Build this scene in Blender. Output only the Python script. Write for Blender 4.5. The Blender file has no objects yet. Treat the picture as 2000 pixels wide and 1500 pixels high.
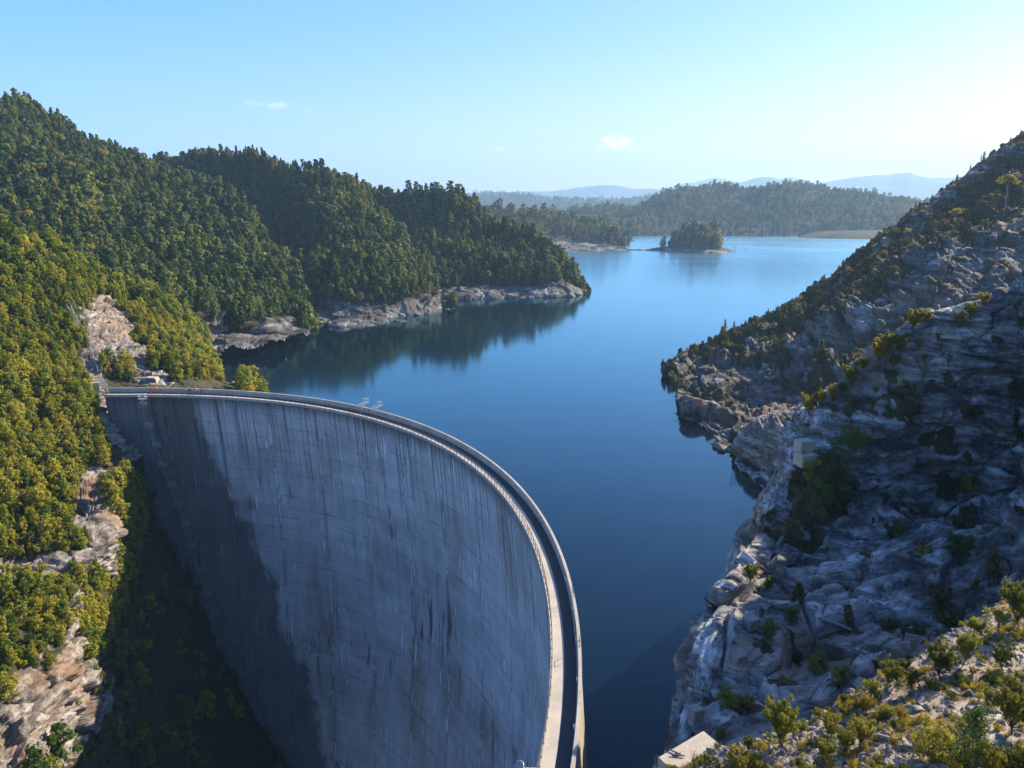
import bpy, bmesh, math, random
import numpy as np
from mathutils import Vector, Matrix
SC = bpy.context.scene
COL = SC.collection
rng = np.random.default_rng(7)
random.seed(7)
R = math.radians

# ------------------------------------------------------------------ camera model
F, YH, H = 1387.0, 400.0, 58.0            # focal length in px of the 2000 px frame, horizon row, eye height over the lake
PITCH = math.atan((750 - YH) / F)
CP, SP = math.cos(PITCH), math.sin(PITCH)
ZP = H - 41.1                             # top of the dam parapet

def U(px, py, d):                         # a point seen at (px, py) standing d metres ahead
    u = (px - 1000) / F; v = (py - 750) / F
    t = d / (CP - v * SP)
    return (u * t, d, H + (-SP - v * CP) * t)

def W(px, py, z=0.0):                     # a point seen at (px, py) on the level z
    u = (px - 1000) / F; v = (py - 750) / F
    t = (H - z) / (SP + v * CP)
    return (u * t, (CP - v * SP) * t, z)

def proj(P):
    P = np.asarray(P, float)
    zc = P[..., 1] * CP - (P[..., 2] - H) * SP
    up = P[..., 1] * SP + (P[..., 2] - H) * CP
    zc = np.where(zc < 0.1, 0.1, zc)
    return 1000 + F * P[..., 0] / zc, 750 - F * up / zc

# ------------------------------------------------------------------ noise
def _hash(ix, iy, iz, seed):
    h = (ix.astype(np.uint32) * np.uint32(374761393) + iy.astype(np.uint32) * np.uint32(668265263)
         + iz.astype(np.uint32) * np.uint32(2147483647 - 101) + np.uint32(seed * 974711 + 17))
    h ^= h >> np.uint32(13); h *= np.uint32(1274126177); h ^= h >> np.uint32(16)
    h *= np.uint32(2246822519); h ^= h >> np.uint32(13)
    return h

def vnoise(P, seed=0):                    # smooth value noise in -1..1
    P = np.asarray(P, float)
    f = np.floor(P); i = f.astype(np.int64); t = P - f
    t = t * t * t * (t * (t * 6 - 15) + 10)
    out = 0.0
    for dx in (0, 1):
        wx = t[..., 0] if dx else 1 - t[..., 0]
        for dy in (0, 1):
            wy = t[..., 1] if dy else 1 - t[..., 1]
            for dz in (0, 1):
                wz = t[..., 2] if dz else 1 - t[..., 2]
                h = _hash(i[..., 0] + dx, i[..., 1] + dy, i[..., 2] + dz, seed)
                out = out + wx * wy * wz * (h.astype(np.float64) / 2147483648.0 - 1.0)
    return out

def fbm(P, octaves=4, seed=0, gain=0.5):
    P = np.asarray(P, float); a = 1.0; s = 0.0; out = 0.0
    for k in range(octaves):
        out = out + a * vnoise(P * (2.03 ** k) + 13.7 * k, seed + k); s += a; a *= gain
    return out / s

def ridged(P, octaves=4, seed=0):
    P = np.asarray(P, float); a = 1.0; s = 0.0; out = 0.0
    for k in range(octaves):
        out = out + a * (1 - 2 * np.abs(vnoise(P * (2.03 ** k) + 5.1 * k, seed + k))); s += a; a *= 0.5
    return out / s

def worley(P, seed=0):                    # F1, F2 and the cell value
    P = np.asarray(P, float); f = np.floor(P).astype(np.int64)
    F1 = np.full(P.shape[:-1], 9.0); F2 = F1.copy(); val = np.zeros(P.shape[:-1])
    for dx in (-1, 0, 1):
        for dy in (-1, 0, 1):
            for dz in (-1, 0, 1):
                c = f + np.array([dx, dy, dz])
                h = _hash(c[..., 0], c[..., 1], c[..., 2], seed)
                ox = (h & np.uint32(1023)) / 1023.0; oy = ((h >> np.uint32(10)) & np.uint32(1023)) / 1023.0
                oz = ((h >> np.uint32(20)) & np.uint32(1023)) / 1023.0
                d = np.sqrt((c[..., 0] + ox - P[..., 0]) ** 2 + (c[..., 1] + oy - P[..., 1]) ** 2 + (c[..., 2] + oz - P[..., 2]) ** 2)
                lt = d < F1
                F2 = np.where(lt, F1, np.minimum(F2, d)); val = np.where(lt, ox, val); F1 = np.where(lt, d, F1)
    return F1, F2, val

def sstep(a, b, x):
    t = np.clip((x - a) / (b - a), 0, 1)
    return t * t * (3 - 2 * t)

# ------------------------------------------------------------------ curves, meshes
def pchip(t, Y, q):
    t = np.asarray(t, float); Y = np.asarray(Y, float); q = np.asarray(q, float)
    h = np.diff(t)[:, None]; dl = np.diff(Y, axis=0) / h
    m = np.zeros_like(Y)
    if len(t) > 2:
        w1 = 2 * h[1:] + h[:-1]; w2 = h[1:] + 2 * h[:-1]
        with np.errstate(divide='ignore', invalid='ignore'):
            mm = (w1 + w2) / (w1 / dl[:-1] + w2 / dl[1:])
        m[1:-1] = np.where(dl[:-1] * dl[1:] > 0, mm, 0)
    m[0] = dl[0]; m[-1] = dl[-1]
    k = np.clip(np.searchsorted(t, q, side='right') - 1, 0, len(t) - 2)
    hh = h[k]; s = ((q - t[k])[:, None]) / hh
    return ((1 + 2 * s) * (1 - s) ** 2 * Y[k] + s * (1 - s) ** 2 * hh * m[k] + s * s * (3 - 2 * s) * Y[k + 1] + s * s * (s - 1) * hh * m[k + 1])

def make_mesh(name, V, faces, mats=(), smooth=True, uv=None, attrs=None, matidx=None):
    """V (n,3); faces: (m,4) or (m,3) array or a list of such arrays."""
    me = bpy.data.meshes.new(name)
    V = np.asarray(V, np.float32)
    if not isinstance(faces, list): faces = [faces]
    faces = [np.asarray(f, np.int32) for f in faces if len(f)]
    loops = np.concatenate([f.ravel() for f in faces])
    tot = np.concatenate([np.full(len(f), f.shape[1], np.int32) for f in faces])
    start = np.concatenate([[0], np.cumsum(tot)[:-1]]).astype(np.int32)
    me.vertices.add(len(V)); me.vertices.foreach_set('co', V.ravel())
    me.loops.add(len(loops)); me.loops.foreach_set('vertex_index', loops)
    me.polygons.add(len(tot)); me.polygons.foreach_set('loop_start', start); me.polygons.foreach_set('loop_total', tot)
    if matidx is not None: me.polygons.foreach_set('material_index', np.asarray(matidx, np.int32))
    me.update(calc_edges=True)
    me.polygons.foreach_set('use_smooth', np.full(len(tot), bool(smooth)))
    if uv is not None:
        l = me.uv_layers.new(name='UVMap'); l.data.foreach_set('uv', np.asarray(uv, np.float32)[loops].ravel())
    for k, a in (attrs or {}).items():
        at = me.attributes.new(k, 'FLOAT', 'POINT'); at.data.foreach_set('value', np.asarray(a, np.float32).ravel())
    for m in mats: me.materials.append(m)
    return me

def link(name, me, parent=None, loc=None, rot=None):
    o = bpy.data.objects.new(name, me); COL.objects.link(o)
    if parent is not None: o.parent = parent
    if loc is not None: o.location = loc
    if rot is not None: o.rotation_euler = rot
    return o

def tag(o, label=None, cat=None, group=None, kind=None):
    if label: o['label'] = label
    if cat: o['category'] = cat
    if group: o['group'] = group
    if kind: o['kind'] = kind
    return o

def empty(name, loc, label, cat, group=None, rz=0.0):
    o = bpy.data.objects.new(name, None); COL.objects.link(o); o.location = loc; o.rotation_euler = (0, 0, rz)
    o.empty_display_size = 0.2
    return tag(o, label, cat, group)

def grid_faces(nv, nu, close=False):
    a = np.arange(nv * nu).reshape(nv, nu)
    if close: a = np.concatenate([a, a[:, :1]], 1)
    return np.stack([a[:-1, :-1], a[:-1, 1:], a[1:, 1:], a[1:, :-1]], -1).reshape(-1, 4)

def tube(pts, rad, n=6):
    """A tapered tube along pts: vertices and faces (end caps as quads/tris left out)."""
    pts = np.asarray(pts, float); rad = np.broadcast_to(np.asarray(rad, float), (len(pts),))
    T = np.gradient(pts, axis=0); T /= np.linalg.norm(T, axis=1)[:, None] + 1e-9
    ref = np.where(np.abs(T[:, 2:3]) > 0.9, [[1., 0, 0]], [[0, 0, 1.]])
    A = np.cross(T, ref); A /= np.linalg.norm(A, axis=1)[:, None] + 1e-9
    B = np.cross(T, A); a = np.arange(n) / n * 2 * np.pi
    V = pts[:, None] + rad[:, None, None] * (np.cos(a)[None, :, None] * A[:, None] + np.sin(a)[None, :, None] * B[:, None])
    return V.reshape(-1, 3), grid_faces(len(pts), n, True)

class MB:
    """Collects boxes, tubes and sheets; build() links them as one mesh object."""
    def __init__(s): s.V = []; s.Fq = []; s.n = 0
    def add(s, V, Fc):
        s.V.append(np.asarray(V, float)); s.Fq.append(np.asarray(Fc) + s.n); s.n += len(V); return s
    def box(s, c, size, rz=0.0, ax=None):
        hx, hy, hz = np.asarray(size) / 2
        v = np.array([[x, y, z] for x in (-hx, hx) for y in (-hy, hy) for z in (-hz, hz)])
        if ax is not None: v = v @ np.asarray(ax, float)
        else:
            cs, sn = math.cos(rz), math.sin(rz); v = v @ np.array([[cs, sn, 0], [-sn, cs, 0], [0, 0, 1]])
        f = [[0, 1, 3, 2], [4, 6, 7, 5], [0, 4, 5, 1], [2, 3, 7, 6], [0, 2, 6, 4], [1, 5, 7, 3]]
        return s.add(v + np.asarray(c), f)
    def tube(s, pts, rad, n=6):
        v, f = tube(pts, rad, n); s.add(v, f)
        return s
    def bar(s, a, b, w):
        return s.tube([a, b], w / 2, 6)
    def build(s, name, mat, parent=None, smooth=False, loc=None, rz=None):
        me = make_mesh(name, np.concatenate(s.V), np.concatenate(s.Fq), [mat], smooth)
        return link(name, me, parent, loc, None if rz is None else (0, 0, rz))

LOFTS = {}
def to_world(row):
    out = []
    for p in row:
        if len(p) == 4: out.append(p[:3])              # already a world point
        elif p[2] == 'w': out.append(W(p[0], p[1]))    # on the water
        else: out.append(U(*p))
    return np.array(out, float)

def loft(name, rows, nu, nv, mat, drop=None, disp=None, veg=None, kind='structure', label=None, cat=None, key=None):
    """A terrain sheet through rows of (px, py, distance): real distances, so it stands where it stands."""
    RW = [to_world(r) for r in rows]
    if drop is not None:
        for k, dz in enumerate(drop): RW[k][:, 2] -= dz
    q = np.linspace(0, 1, nu); cr = []
    for P in RW:
        px, py = proj(P)
        s = np.hypot(np.diff(px), np.diff(py)) + 2.0 * np.linalg.norm(np.diff(P, axis=0), axis=1) + 1e-3
        t = np.concatenate([[0], np.cumsum(s)]); cr.append(pchip(t / t[-1], P, q))
    C = np.stack(cr)                                   # (rows, nu, 3)
    dist = np.linalg.norm(np.diff(C, axis=0), axis=2) / np.linalg.norm(C[1:] - np.array([0, 0, H]), axis=2)
    w = np.sqrt(dist.mean(1)) + 0.02
    t = np.concatenate([[0], np.cumsum(w)])
    qv = np.linspace(0, t[-1], nv)
    Pn = pchip(t, C.reshape(len(rows), -1), qv).reshape(nv, nu, 3)
    ridx = np.interp(qv, t, np.arange(len(rows)))[:, None] * np.ones((1, nu))
    def normals(P):
        N = np.cross(np.gradient(P, axis=1), np.gradient(P, axis=0))
        N /= np.linalg.norm(N, axis=2)[..., None] + 1e-9
        return -N if (N[..., 2].mean() < 0) else N
    N = normals(Pn)
    px, py = proj(Pn)
    vg = veg(Pn, N, ridx, px, py) if veg else np.zeros((nv, nu))
    if disp is not None:
        Pn = Pn + disp(Pn, N, ridx, vg, px, py)
        N = normals(Pn)
    fc = grid_faces(nv, nu)
    n0 = np.cross(Pn[0, 1] - Pn[0, 0], Pn[1, 0] - Pn[0, 0])
    if np.dot(np.cross(Pn[nv // 2, nu // 2 + 1] - Pn[nv // 2, nu // 2], Pn[nv // 2 + 1, nu // 2] - Pn[nv // 2, nu // 2]), N[nv // 2, nu // 2]) < 0:
        fc = fc[:, ::-1]
    me = make_mesh(name, Pn.reshape(-1, 3), fc, [mat], True, attrs={'veg': vg})
    o = link(name, me)
    tag(o, label, cat, kind=kind)
    px, py = proj(Pn)
    LOFTS[key or name] = dict(P=Pn, N=N, r=ridx, veg=vg, px=px, py=py)
    return o

def scatter(L, n, dens, seed):
    """n points spread over a sheet by area times dens (nv,nu); returns positions and normals."""
    r = np.random.default_rng(seed)
    P = L['P']; a = np.linalg.norm(np.cross(P[:-1, 1:] - P[:-1, :-1], P[1:, :-1] - P[:-1, :-1]), axis=2)
    w = (a * (dens[:-1, :-1] + dens[1:, 1:]) / 2).ravel()
    k = r.choice(len(w), n, p=w / w.sum()); i, j = np.divmod(k, a.shape[1])
    s, t = r.random((2, n, 1))
    pos = (1 - s) * ((1 - t) * P[i, j] + t * P[i, j + 1]) + s * ((1 - t) * P[i + 1, j] + t * P[i + 1, j + 1])
    return pos, L['N'][i, j]

def area(L, dens):
    P = L['P']; a = np.linalg.norm(np.cross(P[:-1, 1:] - P[:-1, :-1], P[1:, :-1] - P[:-1, :-1]), axis=2)
    return float((a * dens[:-1, :-1]).sum())

# ------------------------------------------------------------------ materials
def new_mat(name):
    m = bpy.data.materials.new(name); m.use_nodes = True
    nt = m.node_tree; nt.nodes.clear()
    out = nt.nodes.new('ShaderNodeOutputMaterial')
    return m, nt, out

class NT:
    def __init__(s, nt): s.nt = nt
    def n(s, t, **kw):
        nd = s.nt.nodes.new(t)
        for k, v in kw.items():
            if k in nd.inputs.keys() if isinstance(k, str) else False: nd.inputs[k].default_value = v
            else: setattr(nd, k, v)
        return nd
    def l(s, a, b): s.nt.links.new(a, b)
    def math(s, op, a, b=None, c=None, clamp=False):
        nd = s.nt.nodes.new('ShaderNodeMath'); nd.operation = op; nd.use_clamp = clamp
        for k, x in enumerate((a, b, c)):
            if x is None: continue
            if hasattr(x, 'is_linked') or hasattr(x, 'links'): s.l(x, nd.inputs[k])
            else: nd.inputs[k].default_value = x
        return nd.outputs[0]
    def noise(s, vec, scale, detail=4, rough=0.55, dist=0.0):
        nd = s.nt.nodes.new('ShaderNodeTexNoise'); nd.inputs['Scale'].default_value = scale
        nd.inputs['Detail'].default_value = detail; nd.inputs['Roughness'].default_value = rough; nd.inputs['Distortion'].default_value = dist
        if vec is not None: s.l(vec, nd.inputs['Vector'])
        return nd.outputs['Fac']
    def ramp(s, fac, stops, interp='LINEAR'):
        nd = s.nt.nodes.new('ShaderNodeValToRGB'); cr = nd.color_ramp; cr.interpolation = interp
        while len(cr.elements) < len(stops): cr.elements.new(0.5)
        for e, (p, c) in zip(cr.elements, stops):
            e.position = p; e.color = tuple(c) + (1,) if hasattr(c, '__len__') else (c, c, c, 1)
        s.l(fac, nd.inputs[0]); return nd.outputs['Color']
    def mix(s, fac, a, b, blend='MIX'):
        nd = s.nt.nodes.new('ShaderNodeMix'); nd.data_type = 'RGBA'; nd.blend_type = blend
        for sock, x in ((nd.inputs[0], fac), (nd.inputs[6], a), (nd.inputs[7], b)):
            if hasattr(x, 'links'): s.l(x, sock)
            elif hasattr(x, '__len__'): sock.default_value = tuple(x) + (1,)
            else: sock.default_value = x
        return nd.outputs[2]
    def mapping(s, vec, scale=(1, 1, 1), rot=(0, 0, 0), loc=(0, 0, 0)):
        nd = s.nt.nodes.new('ShaderNodeMapping'); nd.inputs['Scale'].default_value = scale
        nd.inputs['Rotation'].default_value = rot; nd.inputs['Location'].default_value = loc
        s.l(vec, nd.inputs['Vector']); return nd.outputs[0]
    def bump(s, h, strength, dist, normal=None):
        nd = s.nt.nodes.new('ShaderNodeBump'); nd.inputs['Strength'].default_value = strength; nd.inputs['Distance'].default_value = dist
        s.l(h, nd.inputs['Height'])
        if normal is not None: s.l(normal, nd.inputs['Normal'])
        return nd.outputs[0]
    def bsdf(s, color, rough=0.8, normal=None, spec=0.3, **kw):
        nd = s.nt.nodes.new('ShaderNodeBsdfPrincipled')
        if hasattr(color, 'links'): s.l(color, nd.inputs['Base Color'])
        else: nd.inputs['Base Color'].default_value = tuple(color) + (1,)
        if hasattr(rough, 'links'): s.l(rough, nd.inputs['Roughness'])
        else: nd.inputs['Roughness'].default_value = rough
        nd.inputs['Specular IOR Level'].default_value = spec
        if normal is not None: s.l(normal, nd.inputs['Normal'])
        for k, v in kw.items(): nd.inputs[k].default_value = v
        return nd

def rock_mat(name, cols, strata_rot, fine=1.0, vegcol=((0.03, 0.035, 0.015), (0.07, 0.06, 0.03)), vegth=0.5, warm=((0.30, 0.19, 0.12), 0.58)):
    m, nt, out = new_mat(name); g = NT(nt)
    co = g.n('ShaderNodeTexCoord').outputs['Object']
    st = g.mapping(co, (0.25, 0.25, 1.6), strata_rot)
    n1 = g.noise(co, 0.07 * fine, 5, 0.6, 0.6)
    n2 = g.noise(st, 0.45 * fine, 7, 0.62, 0.6)
    n3 = g.noise(co, 0.5 * fine, 7, 0.68)
    n4 = g.noise(st, 0.35 * fine, 4, 0.6, 1.5)
    mixf = g.math('ADD', g.math('MULTIPLY', n2, 0.6), g.math('MULTIPLY', n3, 0.4))
    base = g.ramp(mixf, [(0.36, cols[0]), (0.45, cols[1]), (0.53, cols[2]), (0.62, cols[3])])
    vein = g.noise(g.mapping(co, (0.35, 0.35, 1.5), strata_rot, (5, 2, 1)), 0.6 * fine, 6, 0.6, 0.5)
    base = g.mix(g.ramp(g.math('ABSOLUTE', g.math('SUBTRACT', vein, 0.5)), [(0.0, 0.85), (0.02, 0.0)]), base, (0.03, 0.029, 0.03))
    wf = g.ramp(n1, [(warm[1] - 0.06, (0, 0, 0)), (warm[1] + 0.08, (1, 1, 1))])
    base = g.mix(g.math('MULTIPLY', wf, 0.6), base, g.mix(n3, (warm[0][0] * 0.6, warm[0][1] * 0.6, warm[0][2] * 0.6), warm[0]))
    dk = g.ramp(n4, [(0.60, (0, 0, 0)), (0.70, (1, 1, 1))])
    base = g.mix(g.math('MULTIPLY', dk, 0.55), base, (cols[0][0] * 0.6, cols[0][1] * 0.6, cols[0][2] * 0.62))
    at = g.n('ShaderNodeAttribute', attribute_name='veg').outputs['Fac']
    vn = g.noise(co, 0.9 * fine, 5, 0.7)
    vm = g.math('ADD', at, g.math('MULTIPLY', g.math('SUBTRACT', vn, 0.5), 1.1))
    vm = g.ramp(vm, [(vegth - 0.06, (0, 0, 0)), (vegth + 0.06, (1, 1, 1))])
    vc = g.ramp(g.noise(co, 0.5 * fine, 5, 0.7), [(0.35, vegcol[0]), (0.65, vegcol[1])])
    col = g.mix(vm, base, vc)
    h = g.math('ADD', g.math('MULTIPLY', n2, 0.9), g.math('MULTIPLY', g.noise(co, 3.2 * fine, 6, 0.75), 0.5))
    nb = g.bump(h, 0.8, 0.35 / fine)
    b = g.bsdf(col, 0.88, nb, 0.25)
    g.l(b.outputs[0], out.inputs[0]); return m

def leaf_mat(name, dark, mid, light, transl=0.35, rough=0.6, patch=0.03):
    m, nt, out = new_mat(name); g = NT(nt)
    oi = g.n('ShaderNodeObjectInfo')
    geo = g.n('ShaderNodeNewGeometry')
    co = g.n('ShaderNodeTexCoord').outputs['Object']
    pn = g.noise(geo.outputs['Position'], patch, 3, 0.6)
    f = g.math('ADD', g.math('MULTIPLY', oi.outputs['Random'], 0.62), g.math('SUBTRACT', g.math('MULTIPLY', pn, 0.95), 0.24))
    f = g.math('ADD', f, g.math('MULTIPLY', g.math('SUBTRACT', g.noise(co, 1.1, 2, 0.5), 0.5), 0.5))
    c = g.ramp(f, [(0.22, dark), (0.5, mid), (0.82, light)])
    d = g.bsdf(c, rough, None, 0.2)
    t = g.n('ShaderNodeBsdfTranslucent')
    tc = g.mix(1.0, c, (1.25, 1.2, 0.55), 'MULTIPLY'); g.l(tc, t.inputs['Color'])
    ms = g.n('ShaderNodeMixShader'); ms.inputs[0].default_value = transl
    g.l(d.outputs[0], ms.inputs[1]); g.l(t.outputs[0], ms.inputs[2])
    g.l(ms.outputs[0], out.inputs[0]); return m

def plain_mat(name, col, rough=0.7, metal=0.0, var=0.25, scale=4.0, bump=0.0):
    m, nt, out = new_mat(name); g = NT(nt)
    co = g.n('ShaderNodeTexCoord').outputs['Object']
    n = g.noise(co, scale, 5, 0.65)
    c = g.ramp(n, [(0.3, tuple(x * (1 - var) for x in col)), (0.7, tuple(min(1, x * (1 + var)) for x in col))])
    nb = g.bump(g.noise(co, scale * 6, 5, 0.7), bump, 0.02) if bump else None
    b = g.bsdf(c, rough, nb, 0.4, Metallic=metal)
    g.l(b.outputs[0], out.inputs[0]); return m

M = {}
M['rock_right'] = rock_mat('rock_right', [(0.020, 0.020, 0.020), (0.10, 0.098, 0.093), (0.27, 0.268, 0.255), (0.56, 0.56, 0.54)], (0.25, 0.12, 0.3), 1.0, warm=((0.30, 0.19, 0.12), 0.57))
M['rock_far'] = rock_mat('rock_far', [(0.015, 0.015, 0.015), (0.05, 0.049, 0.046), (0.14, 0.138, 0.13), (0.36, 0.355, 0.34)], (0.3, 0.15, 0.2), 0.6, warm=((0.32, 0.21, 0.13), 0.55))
M['rock_left'] = rock_mat('rock_left', [(0.035, 0.03, 0.028), (0.13, 0.115, 0.10), (0.26, 0.235, 0.21), (0.44, 0.41, 0.38)], (0.15, 0.3, 0.1), 1.0, warm=((0.34, 0.21, 0.12), 0.56))
M['hill'] = rock_mat('hill_ground', [(0.03, 0.028, 0.027), (0.07, 0.066, 0.061), (0.15, 0.142, 0.13), (0.32, 0.31, 0.29)], (0.2, 0.1, 0.0), 0.35, vegcol=((0.02, 0.023, 0.010), (0.060, 0.053, 0.022)), warm=((0.2, 0.165, 0.13), 0.62))
M['fore_rock'] = rock_mat('fore_rock', [(0.10, 0.08, 0.06), (0.28, 0.24, 0.20), (0.45, 0.41, 0.37), (0.62, 0.59, 0.56)], (0.2, 0.1, 0.4), 2.5, vegcol=((0.07, 0.05, 0.03), (0.16, 0.11, 0.06)), warm=((0.36, 0.24, 0.15), 0.5))
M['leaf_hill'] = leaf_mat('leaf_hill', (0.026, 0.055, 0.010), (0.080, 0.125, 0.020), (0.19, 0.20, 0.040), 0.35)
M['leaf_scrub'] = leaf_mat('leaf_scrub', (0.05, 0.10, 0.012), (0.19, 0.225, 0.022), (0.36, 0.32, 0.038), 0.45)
M['leaf_fore'] = leaf_mat('leaf_fore', (0.10, 0.12, 0.02), (0.22, 0.235, 0.03), (0.35, 0.31, 0.045), 0.6)
M['leaf_gold'] = leaf_mat('leaf_gold', (0.20, 0.19, 0.025), (0.33, 0.29, 0.035), (0.44, 0.32, 0.045), 0.6)
M['leaf_pine'] = leaf_mat('leaf_pine', (0.05, 0.085, 0.02), (0.10, 0.155, 0.035), (0.17, 0.22, 0.05), 0.5)
M['leaf_far'] = leaf_mat('leaf_far', (0.045, 0.06, 0.025), (0.12, 0.14, 0.045), (0.26, 0.23, 0.08), 0.4, patch=0.008)
M['leaf_heath'] = leaf_mat('leaf_heath', (0.05, 0.055, 0.018), (0.12, 0.11, 0.032), (0.21, 0.16, 0.055), 0.4)
M['bark'] = plain_mat('bark', (0.10, 0.075, 0.055), 0.9, var=0.4, scale=8)
M['bark_pale'] = plain_mat('bark_pale', (0.27, 0.245, 0.21), 0.85, var=0.3, scale=3)
M['dead_wood'] = plain_mat('dead_wood', (0.30, 0.28, 0.255), 0.85, var=0.25, scale=3)
M['steel'] = plain_mat('galvanised_steel', (0.45, 0.46, 0.47), 0.45, 0.6, 0.15, 6)
M['white_steel'] = plain_mat('white_steel', (0.50, 0.48, 0.44), 0.5, 0.0, 0.12, 6)
M['dark_steel'] = plain_mat('dark_steel', (0.10, 0.10, 0.11), 0.5, 0.3, 0.2, 6)
M['concrete_pad'] = plain_mat('concrete_pad', (0.40, 0.35, 0.28), 0.9, var=0.22, scale=7, bump=0.6)
M['timber'] = plain_mat('weathered_timber', (0.13, 0.11, 0.09), 0.9, var=0.4, scale=9)

# ------------------------------------------------------------------ dam crest line (plan)
CREST_PX = [(295,757),(400,759),(490,763.6),(600,776.4),(699,790.5),(780,813),(840,833.4),(900,861),(960,899),(1020,954),(1050,991.5),
            (1080,1039.5),(1104,1095),(1116,1128),(1127,1183),(1132,1226),(1135.6,1280),(1136,1320),(1134.4,1364),(1128.4,1454),(1123.6,1500)]
def crest_curve():
    P = np.array([W(x, y, ZP)[:2] for x, y in CREST_PX])
    A = np.c_[2 * P, np.ones(len(P))]; s = np.linalg.lstsq(A, (P ** 2).sum(1), rcond=None)[0]; c = s[:2]
    th = np.unwrap(np.arctan2(P[:, 1] - c[1], P[:, 0] - c[0])); r = np.linalg.norm(P - c, axis=1)
    k = np.polyfit(th, r, 5)
    t = np.linspace(th[0], th[-1], 1500); rr = np.polyval(k, t)
    Q = c + rr[:, None] * np.c_[np.cos(t), np.sin(t)]
    # straight thrust block on the left, steady curve on the right out to the other abutment
    L0 = np.array(W(215, 757, ZP)[:2]); Q = np.vstack([L0 + (Q[0] - L0) * np.linspace(0, 1, 60)[:-1, None], Q])
    d = Q[-1] - Q[-30]; a = math.atan2(d[1], d[0]); p = Q[-1].copy(); ext = []
    for i in range(70):
        a -= 0.5 / 62.0; p = p + 0.5 * np.array([math.cos(a), math.sin(a)]); ext.append(p.copy())
    Q = np.vstack([Q, ext])
    s = np.concatenate([[0], np.cumsum(np.linalg.norm(np.diff(Q, axis=0), axis=1))])
    n = int(s[-1] / 0.5); q = np.linspace(0, s[-1], n)
    Q = np.c_[np.interp(q, s, Q[:, 0]), np.interp(q, s, Q[:, 1])]
    # light smoothing of the joints
    for _ in range(12): Q[1:-1] = (Q[:-2] + 2 * Q[1:-1] + Q[2:]) / 4
    s = np.concatenate([[0], np.cumsum(np.linalg.norm(np.diff(Q, axis=0), axis=1))])
    T = np.gradient(Q, axis=0); T /= np.linalg.norm(T, axis=1)[:, None]
    Nn = np.c_[T[:, 1], -T[:, 0]]                      # toward the valley (right of travel, left to right)
    return Q, Nn, s
CQ, CN, CS = crest_curve()

# ------------------------------------------------------------------ terrain
def rock_disp(A=1.0, q=(0.15, -0.35, 0.92), per=1.1, macro=14.0, seed=3, blocks=2.6):
    q = np.array(q) / np.linalg.norm(q)
    def slabs(P, size, thick, seed):                  # flat angular blocks lying along the bedding
        h = P @ q; X = (P - h[..., None] * q) / size + h[..., None] * q / thick
        X = X + 0.16 * fbm(P / (size * 1.3), 2, seed + 20)[..., None] * np.array([1, 0.7, 0.4]) + np.array([3.1, 7.7, 1.3])
        return worley(X, seed)
    def f(P, N, r, vg, px, py):
        w = fbm(P / macro, 4, seed)
        big = (w * 1.7 + ridged(P / (macro * 0.55), 3, seed + 9) * 0.38) * (macro / 14)
        wp = 2.0 * fbm(P / 11.0, 3, seed + 5) + 0.15 * fbm(P / 1.8, 3, seed + 6)
        s = (P @ q + wp) / per; fr = s - np.floor(s); led = sstep(0.0, 0.85, fr) - fr
        s2 = s * 2.7 + 7; fr2 = s2 - np.floor(s2); led2 = sstep(0.1, 0.85, fr2) - fr2
        st = 0.4 + 0.6 * sstep(-0.3, 0.3, fbm(P / 6.0, 2, seed + 60))
        F1, F2, val = slabs(P, blocks * 1.5, blocks * 0.6, seed); G1, G2, v2 = slabs(P, blocks * 0.55, blocks * 0.22, seed + 3)
        k = blocks / 2.6
        crack = (sstep(0.0, 0.05, F2 - F1) - 1) * 0.45 + (sstep(0.0, 0.08, G2 - G1) - 1) * 0.10
        d = big + (0.70 * led + 0.22 * led2) * per * st + k * (crack + (val - 0.5) * 1.45 + (v2 - 0.5) * 0.42) + 0.13 * fbm(P / 0.9, 4, seed + 31)
        return (A * d)[..., None] * N
    return f

def hill_disp(A=3.0, sc=45.0, seed=1, rockA=1.0):
    base = rock_disp(rockA, per=3.0, macro=22.0, seed=seed + 40, blocks=7.0)
    def f(P, N, r, vg, px, py):
        n = fbm(P / sc, 4, seed)
        rk = base(P, N, r, vg, px, py) * (1 - np.clip(vg, 0, 1))[..., None]
        return (A * n)[..., None] * N + rk
    return f

def ell(px, py, cx, cy, rx, ry, ang=0.0):
    c, s = math.cos(R(ang)), math.sin(R(ang)); x = px - cx; y = py - cy
    return ((x * c + y * s) / rx) ** 2 + ((-x * s + y * c) / ry) ** 2

# --- distant ranges
M['range'] = plain_mat('distant_range', (0.05, 0.065, 0.05), 0.9, var=0.3, scale=0.01)
def back(row, dy, dz):
    return [tuple(np.array(p) + np.array([p[0] / max(p[1], 1) * dy * 0.6, dy, -dz])) + ('x',) for p in to_world(row)]
def mountain(name, ridge, d, label, seed, base=425):
    r1 = [(x, y, d) for x, y in ridge]
    r2 = [(x, y + (base - y) * 0.55, d * 0.90) for x, y in ridge]
    r3 = [(x, base + 6, d * 0.80) for x, y in ridge]
    loft(name, [back(r1, 900, 260), r1, r2, r3], 260, 40, M['range'],
         disp=lambda P, N, r, vg, px, py: (fbm(P / 700.0, 6, seed) * 75 * np.clip(r, 0.35, 3))[..., None] * np.array([0, 0, 1.0]))
mountain('mountain_range', [(1180, 388), (1280, 369), (1330, 358), (1372, 352), (1400, 349), (1425, 353), (1470, 362), (1520, 352), (1545, 347), (1570, 356), (1640, 372)], 12500, None, 4)
mountain('mountain_range', [(860, 384), (960, 378), (1010, 376), (1080, 371), (1140, 363), (1190, 361), (1230, 367), (1280, 372), (1340, 380), (1420, 388)], 9500, None, 5)
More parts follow.
